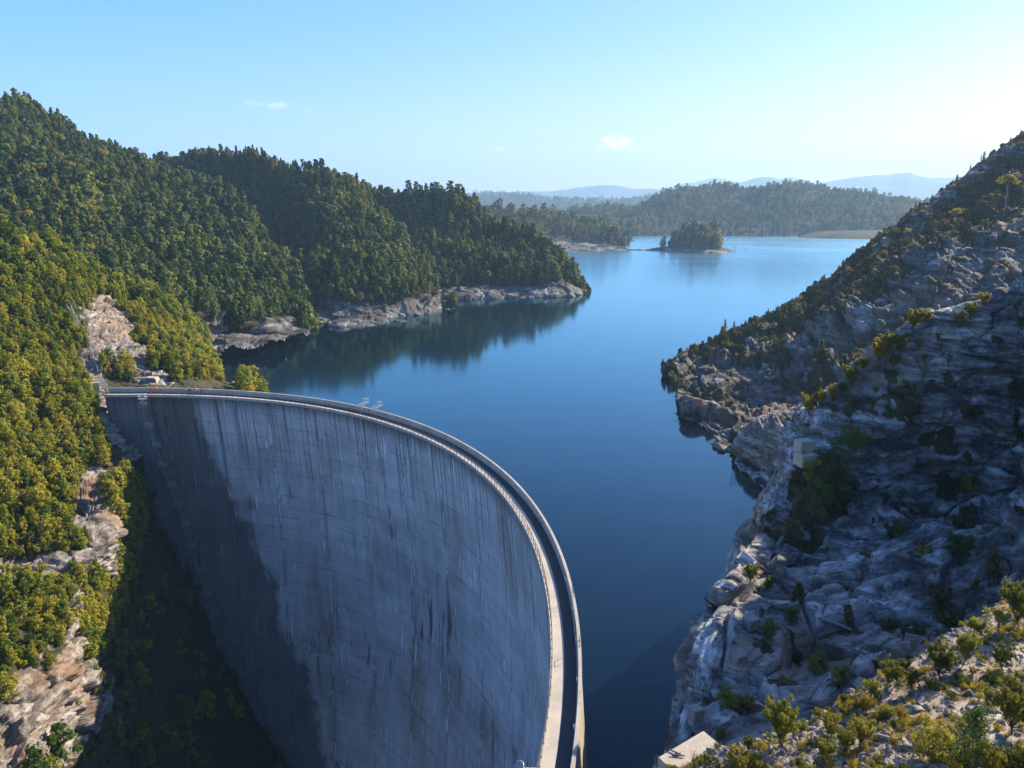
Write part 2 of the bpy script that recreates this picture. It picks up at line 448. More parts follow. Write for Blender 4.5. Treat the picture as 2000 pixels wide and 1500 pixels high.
mountain('mountain_range', [(1330, 385), (1400, 366), (1450, 358), (1500, 351), (1560, 357), (1610, 352), (1680, 341), (1730, 337), (1770, 336), (1800, 345), (1850, 346), (1950, 338), (2100, 330), (2300, 322)], 8500, None, 6)

def veg_full(P, N, r, px, py): return np.ones(px.shape)
fh = [(700, 392, 4500), (860, 384, 4410), (930, 374, 4320), (975, 371, 4320), (1010, 377, 4320), (1080, 381, 4230), (1150, 385, 4140), (1230, 384, 4140), (1290, 378, 4140), (1340, 386, 4140), (1450, 400, 4140)]
fh2 = [(x, 410, d * 0.85) for x, y, d in fh]; fh3 = [(x, 436, d * 0.5) for x, y, d in fh]
loft('far_hill', [back(fh, 300, 80), fh, fh2, fh3], 220, 60, M['hill'], drop=[24, 24, 20, 8], veg=veg_full, disp=hill_disp(9, 160, 2))

f1 = [(1010, 418, 1950), (1130, 408, 1900), (1200, 402, 1850), (1250, 396, 1800), (1285, 379, 1760), (1330, 368, 1740), (1390, 360, 1740), (1450, 365, 1720), (1500, 362, 1700), (1560, 358, 1700), (1640, 368, 1690), (1700, 378, 1680), (1760, 382, 1680), (1860, 390, 1680), (2000, 396, 1680), (2200, 400, 1700)]
f2 = [(1010, 425, 1750), (1130, 424, 1700), (1250, 415, 1620), (1330, 405, 1560), (1450, 402, 1540), (1560, 400, 1530), (1640, 405, 1520), (1760, 415, 1500), (1900, 420, 1500), (2200, 430, 1500)]
f3 = [(1010, 445, 1500), (1130, 445, 1480), (1250, 442, 1440), (1400, 438, 1420), (1560, 436, 1410), (1700, 436, 1400), (1800, 440, 1390), (2200, 450, 1390)]
f4 = [(1010, 462, 'w'), (1130, 462, 'w'), (1250, 461, 'w'), (1400, 461, 'w'), (1560, 461, 'w'), (1640, 463, 'w'), (1760, 464, 'w'), (2200, 468, 'w')]
f5 = [p + ('x',) for p in [tuple(np.array(W(x, y + 6)) + np.array([0, 0, -9.0])) for x, y, _ in f4]]
loft('far_forest_hill', [back(f1, 250, 60), f1, f2, f3, f4, f5], 320, 90, M['hill'], drop=[17, 17, 15, 8, -0.5, 0], veg=veg_full, disp=hill_disp(5, 90, 3))

# grassy flat at the far right shore
def low_island(name, top, shore, seed, nu=160, nv=60, drop=0, amp=0.8, mat='hill', vegf=None):
    """top: ridge (px, py, d); shore: near waterline px,py; the far side mirrors it."""
    s = [W(x, y) for x, y in shore]; sh = [tuple(p) + ('x',) for p in s]
    tp = to_world(top); tp[:, 2] -= drop
    q = np.linspace(0, 1, len(sh)); tq = np.linspace(0, 1, len(tp))
    tpx = pchip(tq, tp, q)
    far = [tuple(2 * tpx[i] - np.array(s[i])) for i in range(len(s))]; far = [(x, y, -3.0, 'x') for x, y, z in far]
    mid = [tuple(0.45 * tpx[i] + 0.55 * np.array(s[i]) + np.array([0, 0, 0.18 * tpx[i][2]])) + ('x',) for i in range(len(s))]
    lo = [(p[0], p[1] - 6, -4.0, 'x') for p in s]
    loft(name, [far, [tuple(p) + ('x',) for p in tpx], mid, sh, lo], nu, nv, M[mat], veg=vegf or veg_full, disp=hill_disp(amp, 25, seed, 0.6))

pen_top = [(880, 400, 1120), (940, 395, 1110), (1000, 402, 1100), (1040, 405, 1090), (1080, 405, 1080), (1120, 416, 1065), (1160, 430, 1050), (1200, 446, 1030), (1230, 456, 1000), (1250, 472, 980), (1296, 476, 950)]
pen_shore = [(880, 497), (960, 496), (1040, 494), (1120, 491), (1160, 490), (1200, 489), (1240, 489), (1280, 489), (1300, 488)]
low_island('peninsula', pen_top, pen_shore, 11, 260, 90, drop=22, amp=1.5, vegf=lambda P, N, r, px, py: np.where(r < 2.45, 1, 0.15) * np.ones(px.shape))
isl_top = [(1262, 484, 945), (1300, 478, 945), (1340, 474, 945), (1390, 476, 940), (1420, 482, 935), (1436, 489, 925)]
isl_shore = [(1262, 490), (1300, 491), (1340, 493), (1385, 496), (1420, 494), (1437, 491)]
low_island('island', isl_top, isl_shore, 12, 160, 60, drop=2, amp=0.6, vegf=lambda P, N, r, px, py: np.where(r < 2.3, 1, 0.2) * np.ones(px.shape))
low_island('far_shore_flat', [(1560, 462, 1330), (1600, 452, 1330), (1680, 450, 1320), (1800, 448, 1310), (1900, 446, 1300)],
           [(1560, 465), (1620, 466), (1700, 467), (1800, 468), (1900, 469)], 13, 90, 40, amp=0.5)

# --- the wooded left bank, three spurs one behind the other
def veg_shore(th0, th1, patches=(), seed=5):
    def f(P, N, r, px, py):
        v = 1 - sstep(th0, th1, r + 0.35 * fbm(P / 30.0, 3, seed))
        for cx, cy, rx, ry, an in patches:
            v = v * sstep(0.7, 1.3, ell(px, py, cx, cy, rx, ry, an) + 0.3 * fbm(P / 8.0, 3, seed + 2))
        return v
    return f
h4r = [(600, 345, 770), (700, 352, 755), (740, 355, 748), (770, 360, 742), (830, 365, 728), (870, 368, 718), (910, 385, 702), (950, 402, 686), (1000, 428, 660), (1040, 445, 640), (1080, 470, 615), (1105, 495, 590), (1125, 520, 560), (1142, 545, 530), (1153, 564, 509)]
h4 = [back(h4r[:-1], 60, 40) + [(1156, 575, 560)], h4r,
      [(600, 440, 660), (700, 440, 660), (800, 430, 655), (900, 440, 640), (1000, 470, 605), (1060, 495, 578), (1100, 520, 548), (1125, 542, 526), (1151, 566, 507)],
      [(700, 520, 520), (800, 520, 520), (850, 525, 510), (900, 535, 502), (980, 533, 500), (1050, 530, 505), (1080, 530, 508), (1112, 548, 508), (1149, 568, 505)],
      [(700, 580, 480), (800, 580, 470), (850, 575, 462), (895, 566, 475), (980, 560, 487), (1060, 560, 488), (1110, 563, 496), (1148, 570, 502)],
      [(760, 600, 440), (850, 592, 445), (893, 586, 'w'), (980, 583, 'w'), (1060, 581, 'w'), (1110, 579, 'w'), (1147, 572, 'w')],
      [(760, 625, 425), (850, 618, 430), (893, 606, 440), (980, 604, 446), (1060, 602, 450), (1110, 600, 455), (1150, 592, 470)]]
def nearer(rows, d0, k):                              # steeper flanks: draw everything past d0 in
    return [[(p[0], p[1], d0 + (p[2] - d0) * k) if len(p) == 3 and p[2] != 'w' and p[2] > d0 else p for p in r] for r in rows]
h4r = nearer([h4r], 455, 0.5)[0]; h4 = [back(h4r[:-1], 45, 40) + [(1156, 575, 540)]] + nearer(h4[1:], 455, 0.5)
loft('hillside', h4, 300, 200, M['hill'], key='h4', drop=[10, 10, 8, 4, 0, 0, 0], veg=veg_shore(3.5, 4.0, [], 5), disp=hill_disp(4.5, 50, 21, 0.9))
h3r = [(300, 305, 745), (385, 296, 730), (400, 286, 725), (440, 282, 715), (480, 278, 708), (520, 285, 702), (560, 300, 692), (600, 312, 686), (650, 325, 675), (680, 338, 666), (705, 356, 650), (745, 400, 620), (780, 440, 590), (815, 480, 556), (850, 520, 515), (875, 553, 478), (893, 590, 448)]
h3 = [back(h3r[:-1], 50, 35) + [(905, 600, 500)], h3r,
      [(300, 410, 640), (400, 400, 668), (480, 385, 684), (560, 392, 655), (615, 398, 605), (655, 405, 560), (700, 430, 548), (740, 460, 535), (790, 500, 512), (830, 535, 488), (860, 562, 468), (891, 591, 446)],
      [(360, 500, 530), (460, 495, 570), (540, 490, 578), (600, 490, 535), (645, 495, 470), (700, 505, 455), (770, 530, 452), (820, 550, 450), (860, 570, 447), (889, 592, 445)],
      [(440, 590, 410), (520, 588, 435), (580, 580, 440), (622, 575, 405), (655, 570, 390), (700, 572, 388), (760, 570, 396), (830, 566, 418), (865, 573, 434), (887, 590, 444)],
      [(520, 645, 350), (590, 640, 348), (640, 632, 'w'), (700, 630, 'w'), (765, 622, 'w'), (800, 618, 'w'), (840, 612, 'w'), (870, 600, 'w'), (887, 592, 'w')],
      [(520, 670, 338), (590, 665, 338), (640, 655, 340), (700, 652, 342), (765, 644, 355), (840, 632, 378), (889, 610, 420)]]
h3r = nearer([h3r], 375, 0.6)[0]; h3 = [back(h3r[:-1], 40, 35) + [(905, 600, 470)]] + nearer(h3[1:], 375, 0.6)
loft('hillside', h3, 320, 220, M['hill'], key='h3', drop=[10, 10, 8, 4, 0, 0, 0],
     veg=veg_shore(4.0, 4.6, [(596, 368, 16, 11, 15), (628, 380, 10, 8, 0), (735, 440, 16, 9, 80), (690, 612, 80, 14, 0), (850, 584, 45, 16, -30)], 6), disp=hill_disp(5.5, 55, 22, 0.9))
h2r = [(-400, 150, 540), (-100, 180, 570), (0, 185, 585), (30, 181, 590), (80, 198, 595), (150, 233, 602), (200, 252, 606), (250, 270, 610), (300, 293, 612), (345, 310, 610), (400, 330, 600), (440, 365, 575), (475, 405, 545), (515, 450, 508), (548, 500, 468), (572, 555, 425), (592, 603, 388), (611, 632, 357)]
h2 = [back(h2r[:-1], 50, 40) + [(630, 645, 420)], h2r,
      [(-400, 250, 430), (0, 285, 460), (100, 305, 470), (200, 345, 485), (300, 390, 492), (380, 430, 485), (440, 475, 462), (500, 530, 428), (550, 578, 396), (582, 612, 372), (610, 634, 355)],
      [(-400, 350, 340), (0, 390, 360), (120, 440, 350), (200, 480, 345), (300, 520, 345), (380, 555, 352), (430, 585, 352), (480, 600, 352), (535, 612, 352), (580, 626, 352), (609, 636, 353)],
      [(-400, 440, 270), (0, 490, 275), (150, 530, 280), (300, 580, 290), (370, 608, 296), (400, 622, 298), (435, 628, 306), (470, 634, 310), (522, 638, 318), (565, 638, 332), (607, 638, 349)],
      [(-400, 560, 230), (0, 590, 240), (250, 620, 255), (350, 655, 270), (405, 682, 'w'), (440, 670, 'w'), (457, 655, 'w'), (480, 664, 'w'), (537, 666, 'w'), (576, 653, 'w'), (605, 640, 'w')],
      [(-400, 620, 215), (0, 650, 225), (250, 680, 240), (350, 715, 250), (405, 712, 262), (440, 700, 268), (457, 690, 274), (480, 696, 270), (537, 690, 280), (576, 675, 300), (606, 658, 320)]]
h2r = nearer([h2r], 300, 0.68)[0]; h2 = [back(h2r[:-1], 45, 40) + [(630, 645, 380)]] + nearer(h2[1:], 300, 0.68)
loft('hillside', h2, 420, 260, M['hill'], drop=[13, 13, 10, 6, 1, 0, 0], key='h2',
     veg=veg_shore(4.05, 4.4, [(540, 650, 52, 18, -18), (425, 650, 30, 26, 35)], 7), disp=hill_disp(6.5, 55, 23, 0.7))

# --- the near left slope, the abutment and the gorge wall below it
n_rows = [
  [(-500, 380, 205), (-100, 425, 213), (0, 446, 218), (60, 458, 221), (120, 484, 224), (200, 525, 230), (300, 566, 243), (370, 606, 259), (400, 644, 272), (413, 690, 283), (432, 722, 300)],
  [(-500, 560, 165), (0, 575, 182), (150, 595, 192), (250, 624, 200), (330, 655, 209), (400, 703, 222), (436, 730, 226), (470, 762, 232)],
  [(-500, 720, 138), (0, 700, 156), (100, 712, 164), (180, 735, 169), (220, 748, 171.5), (300, 747, 175), (380, 754, 180), (430, 760, 184), (474, 768, 190), (520, 800, 196)],
  [(-500, 900, 112), (-50, 850, 130), (60, 835, 143), (130, 815, 151), (172, 795, 157), (196, 778, 162), (208, 780, 166), (260, 840, 172), (330, 930, 178)],
  [(-500, 1080, 95), (-50, 1010, 112), (50, 970, 125), (130, 930, 135), (190, 893, 145), (235, 862, 153), (268, 880, 160), (300, 960, 168), (340, 1040, 174)],
  [(-500, 1250, 82), (-50, 1160, 98), (50, 1110, 107), (130, 1085, 113), (200, 1065, 120), (245, 1040, 134), (290, 1030, 150), (340, 1060, 162), (390, 1120, 172)],
  [(-500, 1420, 73), (-50, 1300, 85), (50, 1250, 93), (130, 1190, 103), (200, 1165, 115), (280, 1160, 134), (360, 1180, 150), (420, 1210, 162), (460, 1250, 170)],
  [(-500, 1600, 64), (-50, 1470, 76), (40, 1410, 82), (120, 1350, 91), (190, 1320, 104), (290, 1320, 124), (400, 1335, 143), (480, 1350, 157), (540, 1380, 166)],
  [(-500, 1850, 54), (-50, 1690, 64), (60, 1600, 73), (150, 1550, 85), (250, 1520, 100), (360, 1490, 118), (470, 1490, 137), (570, 1500, 154), (640, 1530, 164)],
  [(-500, 2300, 42), (-50, 2050, 52), (100, 1950, 62), (200, 1880, 75), (320, 1800, 90), (440, 1740, 110), (560, 1700, 130), (660, 1700, 148), (740, 1720, 160)],
]
n_rows = [back(n_rows[0][:-1], 40, 26) + [(450, 745, 340)]] + n_rows
ROCKS_L = [(213, 650, 54, 74, -28), (185, 735, 18, 74, -18), (222, 828, 31, 84, -25), (180, 975, 33, 66, 18), (205, 1040, 33, 72, -10), (70, 1110, 156, 31, 0), (190, 1090, 45, 36, 0),
           (140, 1240, 18, 114, 12), (80, 1410, 91, 156, 40), (330, 950, 33, 156, -20), (270, 700, 28, 36, -20), (300, 742, 39, 16, 0), (455, 742, 18, 10, 40)]
def veg_near(P, N, r, px, py):
    v = np.ones(px.shape); n = fbm(P / 5.0, 3, 77)
    for cx, cy, rx, ry, an in ROCKS_L: v = v * sstep(0.65, 1.25, ell(px, py, cx, cy, rx, ry, an) + 0.75 * n + 0.4 * fbm(P / 1.6, 2, 78))
    return v * (1 - sstep(9.0, 10.2, r))
loft('hillside', n_rows, 620, 760, M['rock_left'], drop=[4.5, 4.5, 3.2, 0.8, 0, 0, 0, 0, 0, 0, 0], key='near', veg=veg_near,
     disp=lambda P, N, r, vg, px, py: rock_disp(1.35, (0.1, 0.25, 0.95), 1.1, 12.0, 61, 3.0)(P, N, r, vg, px, py) * (1 - 0.6 * vg)[..., None])

# --- the right bank: far slope, outcrop in the cove, near spur, foreground
g_rows = [
  [(1286, 716, 263), (1340, 691, 267), (1400, 657, 271), (1440, 632, 275), (1500, 604, 281), (1600, 546, 291), (1660, 501, 299), (1720, 451, 307), (1780, 407, 315), (1850, 358, 323), (1900, 322, 329), (1950, 291, 335), (2000, 255, 341), (2150, 150, 356), (2450, -60, 385)],
  [(1288, 720, 258), (1350, 703, 256), (1420, 682, 257), (1500, 650, 260), (1570, 615, 264), (1650, 565, 270), (1720, 510, 277), (1800, 455, 285), (1900, 400, 294), (2000, 350, 303), (2150, 270, 315), (2450, 120, 335)],
  [(1297, 735, 243), (1350, 730, 238), (1420, 715, 237), (1500, 700, 236), (1570, 670, 238), (1650, 600, 244), (1720, 535, 251), (1800, 480, 258), (1900, 445, 264), (2000, 418, 270), (2150, 360, 280), (2450, 240, 300)],
  [(1310, 750, 'w'), (1360, 765, 214), (1430, 765, 210), (1510, 745, 211), (1590, 700, 214), (1660, 640, 218), (1740, 575, 224), (1830, 520, 230), (1920, 490, 236), (2000, 470, 242), (2150, 420, 252), (2450, 320, 270)],
  [(1318, 757, 'w'), (1375, 796, 'w'), (1440, 818, 'w'), (1490, 828, 182), (1560, 800, 191), (1640, 745, 193), (1740, 675, 197), (1840, 620, 202), (1930, 590, 208), (2000, 575, 214), (2150, 530, 222), (2450, 450, 240)],
  [(1324, 778, 206), (1380, 826, 180), (1440, 850, 168), (1500, 862, 163), (1580, 860, 166), (1660, 830, 162), (1750, 760, 160), (1850, 700, 160), (1930, 670, 164), (2000, 660, 168), (2150, 620, 175), (2450, 560, 190)],
  [(1345, 830, 190), (1390, 870, 172), (1440, 900, 160), (1500, 930, 152), (1600, 940, 140), (1700, 920, 132), (1800, 850, 130), (1900, 780, 132), (2000, 750, 135), (2150, 710, 140), (2450, 660, 150)],
]
g_back = [tuple(np.array(p) + np.array([30, 70, -55.0])) + ('x',) for p in to_world(g_rows[0])]
g_rows = [g_back] + g_rows
ROCKS_G = [(1350, 722, 60, 22, 15), (1440, 740, 90, 42, 0), (1580, 690, 40, 70, 25), (1510, 790, 70, 30, 0), (1650, 640, 120, 26, -32), (1900, 540, 180, 75, -22), (1920, 330, 60, 22, -32), (1850, 380, 50, 20, -30), (1980, 340, 30, 40, -20), (1720, 485, 30, 12, -50), (1790, 440, 34, 14, -30), (1640, 570, 26, 14, -20), (2150, 450, 200, 90, -22), (1480, 690, 30, 14, 0), (1740, 640, 130, 60, -30), (2100, 250, 70, 30, -30)]
def veg_g(P, N, r, px, py):
    n = fbm(P / 9.0, 4, 78); v = np.ones(px.shape)
    for cx, cy, rx, ry, an in ROCKS_G: v = v * sstep(0.75, 1.2, ell(px, py, cx, cy, rx, ry, an) + 0.5 * n)
    return np.clip(v * (1 - sstep(4.6, 5.2, r)) + 0.9 * sstep(0.08, 0.34, n) * (r < 5) * (px > 1330), 0, 1)
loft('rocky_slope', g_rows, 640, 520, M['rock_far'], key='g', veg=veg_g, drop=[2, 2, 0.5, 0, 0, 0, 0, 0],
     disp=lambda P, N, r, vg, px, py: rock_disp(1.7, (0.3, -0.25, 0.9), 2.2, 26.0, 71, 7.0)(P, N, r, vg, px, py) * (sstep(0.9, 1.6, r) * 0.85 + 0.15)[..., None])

o_rows = [
  [(1425, 875, 172), (1450, 845, 170), (1500, 815, 172), (1560, 790, 174), (1640, 770, 172)],
  [(1430, 880, 164), (1452, 838, 160), (1485, 822, 158), (1530, 812, 154), (1580, 800, 148), (1650, 790, 140)],
  [(1431, 884, 'w'), (1455, 865, 156), (1485, 862, 153), (1530, 865, 147), (1580, 870, 138), (1650, 870, 128)],
  [(1433, 888, 'w'), (1458, 902, 'w'), (1485, 920, 'w'), (1510, 935, 'w'), (1560, 960, 134), (1640, 980, 122)],
  [(1436, 905, 152), (1460, 925, 147), (1486, 945, 140), (1510, 965, 134), (1560, 1000, 122), (1640, 1050, 108)],
]
loft('rock_outcrop', o_rows, 260, 220, M['rock_right'], key='o', veg=lambda P, N, r, px, py: np.zeros(px.shape),
     disp=lambda P, N, r, vg, px, py: rock_disp(0.9, (0.3, -0.2, 0.9), 1.3, 12.0, 81, 3.5)(P, N, r, vg, px, py) * sstep(0.0, 0.6, r)[..., None])

t_rows = [
  [(1500, 952, 84), (1530, 902, 85), (1552, 874, 86), (1600, 806, 88), (1650, 748, 89), (1720, 676, 90), (1800, 628, 90), (1850, 604, 90), (1920, 586, 90), (2000, 556, 90), (2060, 488, 84), (2127, 395, 76), (2250, 290, 68), (2450, 180, 60)],  # unseen right end of the ridge, raised to throw shade on the rock below
  [(1497, 968, 82), (1540, 925, 82), (1600, 868, 83), (1650, 830, 84), (1715, 770, 86), (1780, 715, 87), (1850, 660, 87.5), (1920, 632, 87.5), (2000, 604, 87.5), (2060, 540, 82), (2127, 455, 74), (2250, 360, 66), (2450, 250, 58)],
  [(1490, 990, 80), (1550, 960, 80), (1620, 930, 80), (1672, 882, 81), (1740, 800, 84), (1800, 738, 85.5), (1870, 698, 86), (1930, 676, 86), (2000, 650, 86), (2060, 610, 80.5), (2127, 560, 72.5), (2250, 480, 64), (2450, 380, 56)],
  [(1466, 1035, 72), (1540, 1015, 74), (1640, 995, 76.5), (1750, 920, 81.5), (1850, 850, 84), (2000, 790, 84.5), (2060, 750, 79), (2127, 710, 71), (2250, 640, 62), (2450, 550, 54)],
  [(1440, 1090, 63), (1520, 1088, 66), (1640, 1068, 70), (1750, 1038, 75), (1850, 1003, 78.5), (2000, 955, 80.5), (2060, 930, 75.5), (2127, 900, 67), (2250, 840, 58), (2450, 760, 50)],
  [(1418, 1165, 55), (1490, 1160, 57), (1610, 1140, 60), (1740, 1110, 63), (1850, 1080, 65), (2000, 1040, 66), (2070, 1020, 62), (2140, 1000, 56), (2250, 960, 50), (2450, 900, 44)],
  [(1402, 1235, 49), (1480, 1225, 50), (1600, 1205, 51), (1720, 1180, 52.5), (1850, 1145, 54), (2000, 1105, 55), (2100, 1080, 53), (2200, 1060, 48), (2450, 1020, 42)],
  [(1380, 1330, 42.5), (1450, 1330, 42.5), (1560, 1320, 42.5), (1680, 1295, 43), (1800, 1255, 44), (2000, 1195, 46), (2200, 1140, 43), (2450, 1100, 38)],
  [(1344, 1425, 37), (1420, 1430, 36.5), (1520, 1430, 36), (1650, 1400, 36), (1800, 1360, 36), (2000, 1300, 36), (2200, 1240, 37), (2400, 1200, 38)],
  [(1290, 1560, 31), (1400, 1580, 30), (1520, 1570, 30), (1650, 1550, 29.5), (1800, 1500, 29.5), (2000, 1420, 30), (2200, 1350, 31), (2400, 1300, 32)],
  [(1230, 1800, 24), (1400, 1800, 23.5), (1520, 1780, 23.5), (1650, 1740, 23.5), (1800, 1700, 24), (2000, 1600, 24.5), (2200, 1500, 26), (2400, 1450, 27)],
]
def cliffed(row):                                     # give a row its drop to the lake on the left
    P = to_world(row); e = P[0]; out = []
    dx = np.array([-1.0, 0.15, 0.0])
    for a, dz in ((3.4, 32), (2.6, 18), (1.5, 7), (0.6, 2.0)): out.append(tuple(e + dx * a - np.array([0, 0, dz])) + ('x',))
    return out + [tuple(p) + ('x',) for p in P]
t_rows = [cliffed(r) for r in t_rows]
t_back = [tuple(np.array(p[:3]) + np.array([3.0, 13.0, -16.0])) + ('x',) for p in t_rows[0]]
t_back2 = [tuple(np.array(p[:3]) + np.array([0.6, 3.0, -1.8])) + ('x',) for p in t_rows[0]]
t_rows = [t_back, t_back2] + t_rows
def veg_t(P, N, r, px, py):
    n = fbm(P / 3.0, 4, 79)
    v = 0.75 * sstep(0.22, 0.45, n) * (px > 1420)
    return np.clip(v + 0.8 * (1 - sstep(0.7, 1.3, ell(px, py, 1600, 960, 60, 70) + 0.5 * n)), 0, 1)
loft('rocky_spur', t_rows, 760, 900, M['rock_right'], key='t', veg=veg_t,
     disp=lambda P, N, r, vg, px, py: rock_disp(1.0, (0.16, -0.22, 0.96), 1.8, 12.0, 91, 5.0)(P, N, r, vg, px, py) * (0.45 + 0.55 * sstep(2.0, 4.5, r))[..., None])

f_rows = [
  [(1225, 1560, 24.2), (1270, 1520, 24.2), (1350, 1495, 23.6), (1440, 1460, 23.4), (1540, 1432, 24), (1620, 1392, 25), (1700, 1335, 26.5), (1780, 1293, 28), (1860, 1243, 29.5), (1930, 1203, 31), (2000, 1155, 33), (2150, 1060, 37), (2400, 930, 44)],
  [(1200, 1640, 20.5), (1300, 1600, 20.5), (1450, 1540, 20.8), (1620, 1480, 21.5), (1780, 1400, 23), (1900, 1340, 24.5), (2000, 1290, 26), (2150, 1220, 29), (2400, 1110, 33)],
  [(1180, 1800, 16.5), (1300, 1750, 16.5), (1450, 1700, 16.7), (1620, 1640, 17.2), (1780, 1560, 18), (2000, 1470, 20), (2150, 1420, 22), (2400, 1330, 25)],
  [(1150, 2150, 12), (1300, 2050, 12.2), (1500, 1950, 12.4), (1800, 1850, 12.6), (2100, 1750, 13), (2400, 1650, 14)],
  [(-3.0, 6.5, 47.0, 'x'), (0.0, 6.5, 47.4, 'x'), (3.0, 7.0, 48.0, 'x'), (6.0, 7.5, 48.8, 'x'), (10.0, 8.0, 50.0, 'x'), (15.0, 9.0, 52.0, 'x')],
  [(-5.0, 0.0, 54.5, 'x'), (0.0, 0.0, 56.0, 'x'), (4.0, 0.0, 56.2, 'x'), (8.0, 0.0, 56.6, 'x'), (12.0, 0.0, 57.0, 'x'), (18.0, 0.0, 58.5, 'x')],
  [(-8.0, -12.0, 57.0, 'x'), (0.0, -12.0, 58.0, 'x'), (8.0, -12.0, 59.0, 'x'), (14.0, -12.0, 61.0, 'x'), (22.0, -12.0, 64.0, 'x')],
]
fw = to_world(f_rows[0])
f_rows = [[tuple(p + np.array([-1.0, 5.0, -14.0])) + ('x',) for p in fw], [tuple(p + np.array([-0.3, 1.0, -1.6])) + ('x',) for p in fw]] + f_rows
def veg_f(P, N, r, px, py): return np.clip(0.5 + 1.2 * fbm(P / 2.2, 3, 80), 0, 1)
loft('foreground_slope', f_rows, 560, 480, M['fore_rock'], key='f', veg=veg_f,
     disp=lambda P, N, r, vg, px, py: rock_disp(0.30, (0.2, -0.3, 0.9), 0.8, 4.0, 101, 1.0)(P, N, r, vg, px, py) * (0.35 + 0.65 * (1 - vg))[..., None])

# rock under the hidden right end of the dam
ab = [[(-14, 34, -60, 'x'), (6, 34, -40, 'x'), (16, 40, -20, 'x'), (22, 46, -12, 'x')],
      [(-12, 22, -30, 'x'), (-2, 27, 10.0, 'x'), (8, 31, 12.0, 'x'), (18, 36, 14.0, 'x')],
      [(-13, 10, 0, 'x'), (-4, 15, 22, 'x'), (4, 20, 32, 'x'), (16, 24, 30, 'x')],
      [(-14, 0, 30, 'x'), (-5, 4, 44, 'x'), (2, 6.5, 46.5, 'x'), (14, 8, 44, 'x')]]
loft('abutment_rock', ab, 90, 90, M['rock_right'], key='ab', disp=rock_disp(0.5, (0.1, -0.3, 0.95), 0.9, 10.0, 93, 2.3))
# gorge floor
gf = [[(-140, 200, -112, 'x'), (-60, 190, -112, 'x'), (10, 170, -112, 'x'), (60, 140, -112, 'x')],
      [(-160, 90, -116, 'x'), (-60, 90, -118, 'x'), (10, 80, -116, 'x'), (60, 70, -112, 'x')],
      [(-200, -60, -122, 'x'), (-80, -60, -124, 'x'), (10, -60, -120, 'x'), (60, -60, -116, 'x')]]
loft('gorge_floor', gf, 120, 120, M['rock_left'], key='gf', disp=rock_disp(0.8, (0.1, 0.2, 0.95), 2.0, 16.0, 95, 5.0))

# ------------------------------------------------------------------ water
def water():
    m, nt, out = new_mat('lake_water'); g = NT(nt)
    co = g.n('ShaderNodeTexCoord').outputs['Object']
    a = g.noise(g.mapping(co, (0.55, 1.1, 1), (0, 0, R(20))), 1.0, 4, 0.6)
    b = g.noise(g.mapping(co, (0.05, 0.11, 1), (0, 0, R(-15))), 1.0, 3, 0.5)
    c = g.noise(g.mapping(co, (0.006, 0.016, 1), (0, 0, R(10))), 1.0, 3, 0.5)
    h = g.math('ADD', g.math('MULTIPLY', a, g.math('ADD', 0.10, g.math('MULTIPLY', c, 0.10))), g.math('MULTIPLY', b, 0.35))
    nb = g.bump(h, 0.48, 0.5)
    df = g.n('ShaderNodeBsdfDiffuse'); df.inputs['Color'].default_value = (0.0020, 0.0058, 0.0150, 1); g.l(nb, df.inputs['Normal'])
    gl = g.n('ShaderNodeBsdfGlossy'); gl.inputs['Color'].default_value = (0.58, 0.96, 1.0, 1); sy = g.n('ShaderNodeSeparateXYZ'); g.l(co, sy.inputs[0])
    mr = g.n('ShaderNodeMapRange'); g.l(sy.outputs[1], mr.inputs['Value']); mr.inputs['From Min'].default_value = 330; mr.inputs['From Max'].default_value = 950; mr.inputs['To Min'].default_value = 0.08; mr.inputs['To Max'].default_value = 0.25
    g.l(g.math('ADD', mr.outputs[0], g.math('MULTIPLY', g.math('SUBTRACT', c, 0.4), 0.10)), gl.inputs['Roughness'])      # sheltered under the banks, breezier out on the lake; g.l(nb, gl.inputs['Normal'])
    lw = g.n('ShaderNodeLayerWeight'); lw.inputs['Blend'].default_value = 0.5; g.l(nb, lw.inputs['Normal'])
    fr = g.math('ADD', 0.018, g.math('MULTIPLY', g.math('POWER', lw.outputs['Facing'], 3.7), 0.95))
    ms = g.n('ShaderNodeMixShader'); g.l(fr, ms.inputs[0]); g.l(df.outputs[0], ms.inputs[1]); g.l(gl.outputs[0], ms.inputs[2])
    g.l(ms.outputs[0], out.inputs[0])
    n = len(CQ); idx = list(range(0, n, 4)) + [n - 1]
    arc = [tuple(CQ[i] + CN[i] * 0.8) for i in idx]
    inner = [(-11500., 172.), (-800., 172.), (-130., 172.)] + arc + [(60., 18.), (900., 18.), (11500., 18.)]
    k = len(inner); Q = []
    for i, p in enumerate(inner):
        t = i / (k - 1); Q.append((-11500. + 23000. * t, 13800.))
    Q[0] = (-11500., 13800.); Q[-1] = (11500., 13800.)
    V = [(x, y, 0) for x, y in inner] + [(x, y, 0) for x, y in Q]
    fc = [(i, i + 1, k + i + 1, k + i) for i in range(k - 1)]
    me = make_mesh('lake_water', V, np.array(fc), [m], False)
    tag(link('lake_water', me), kind='structure')
water()

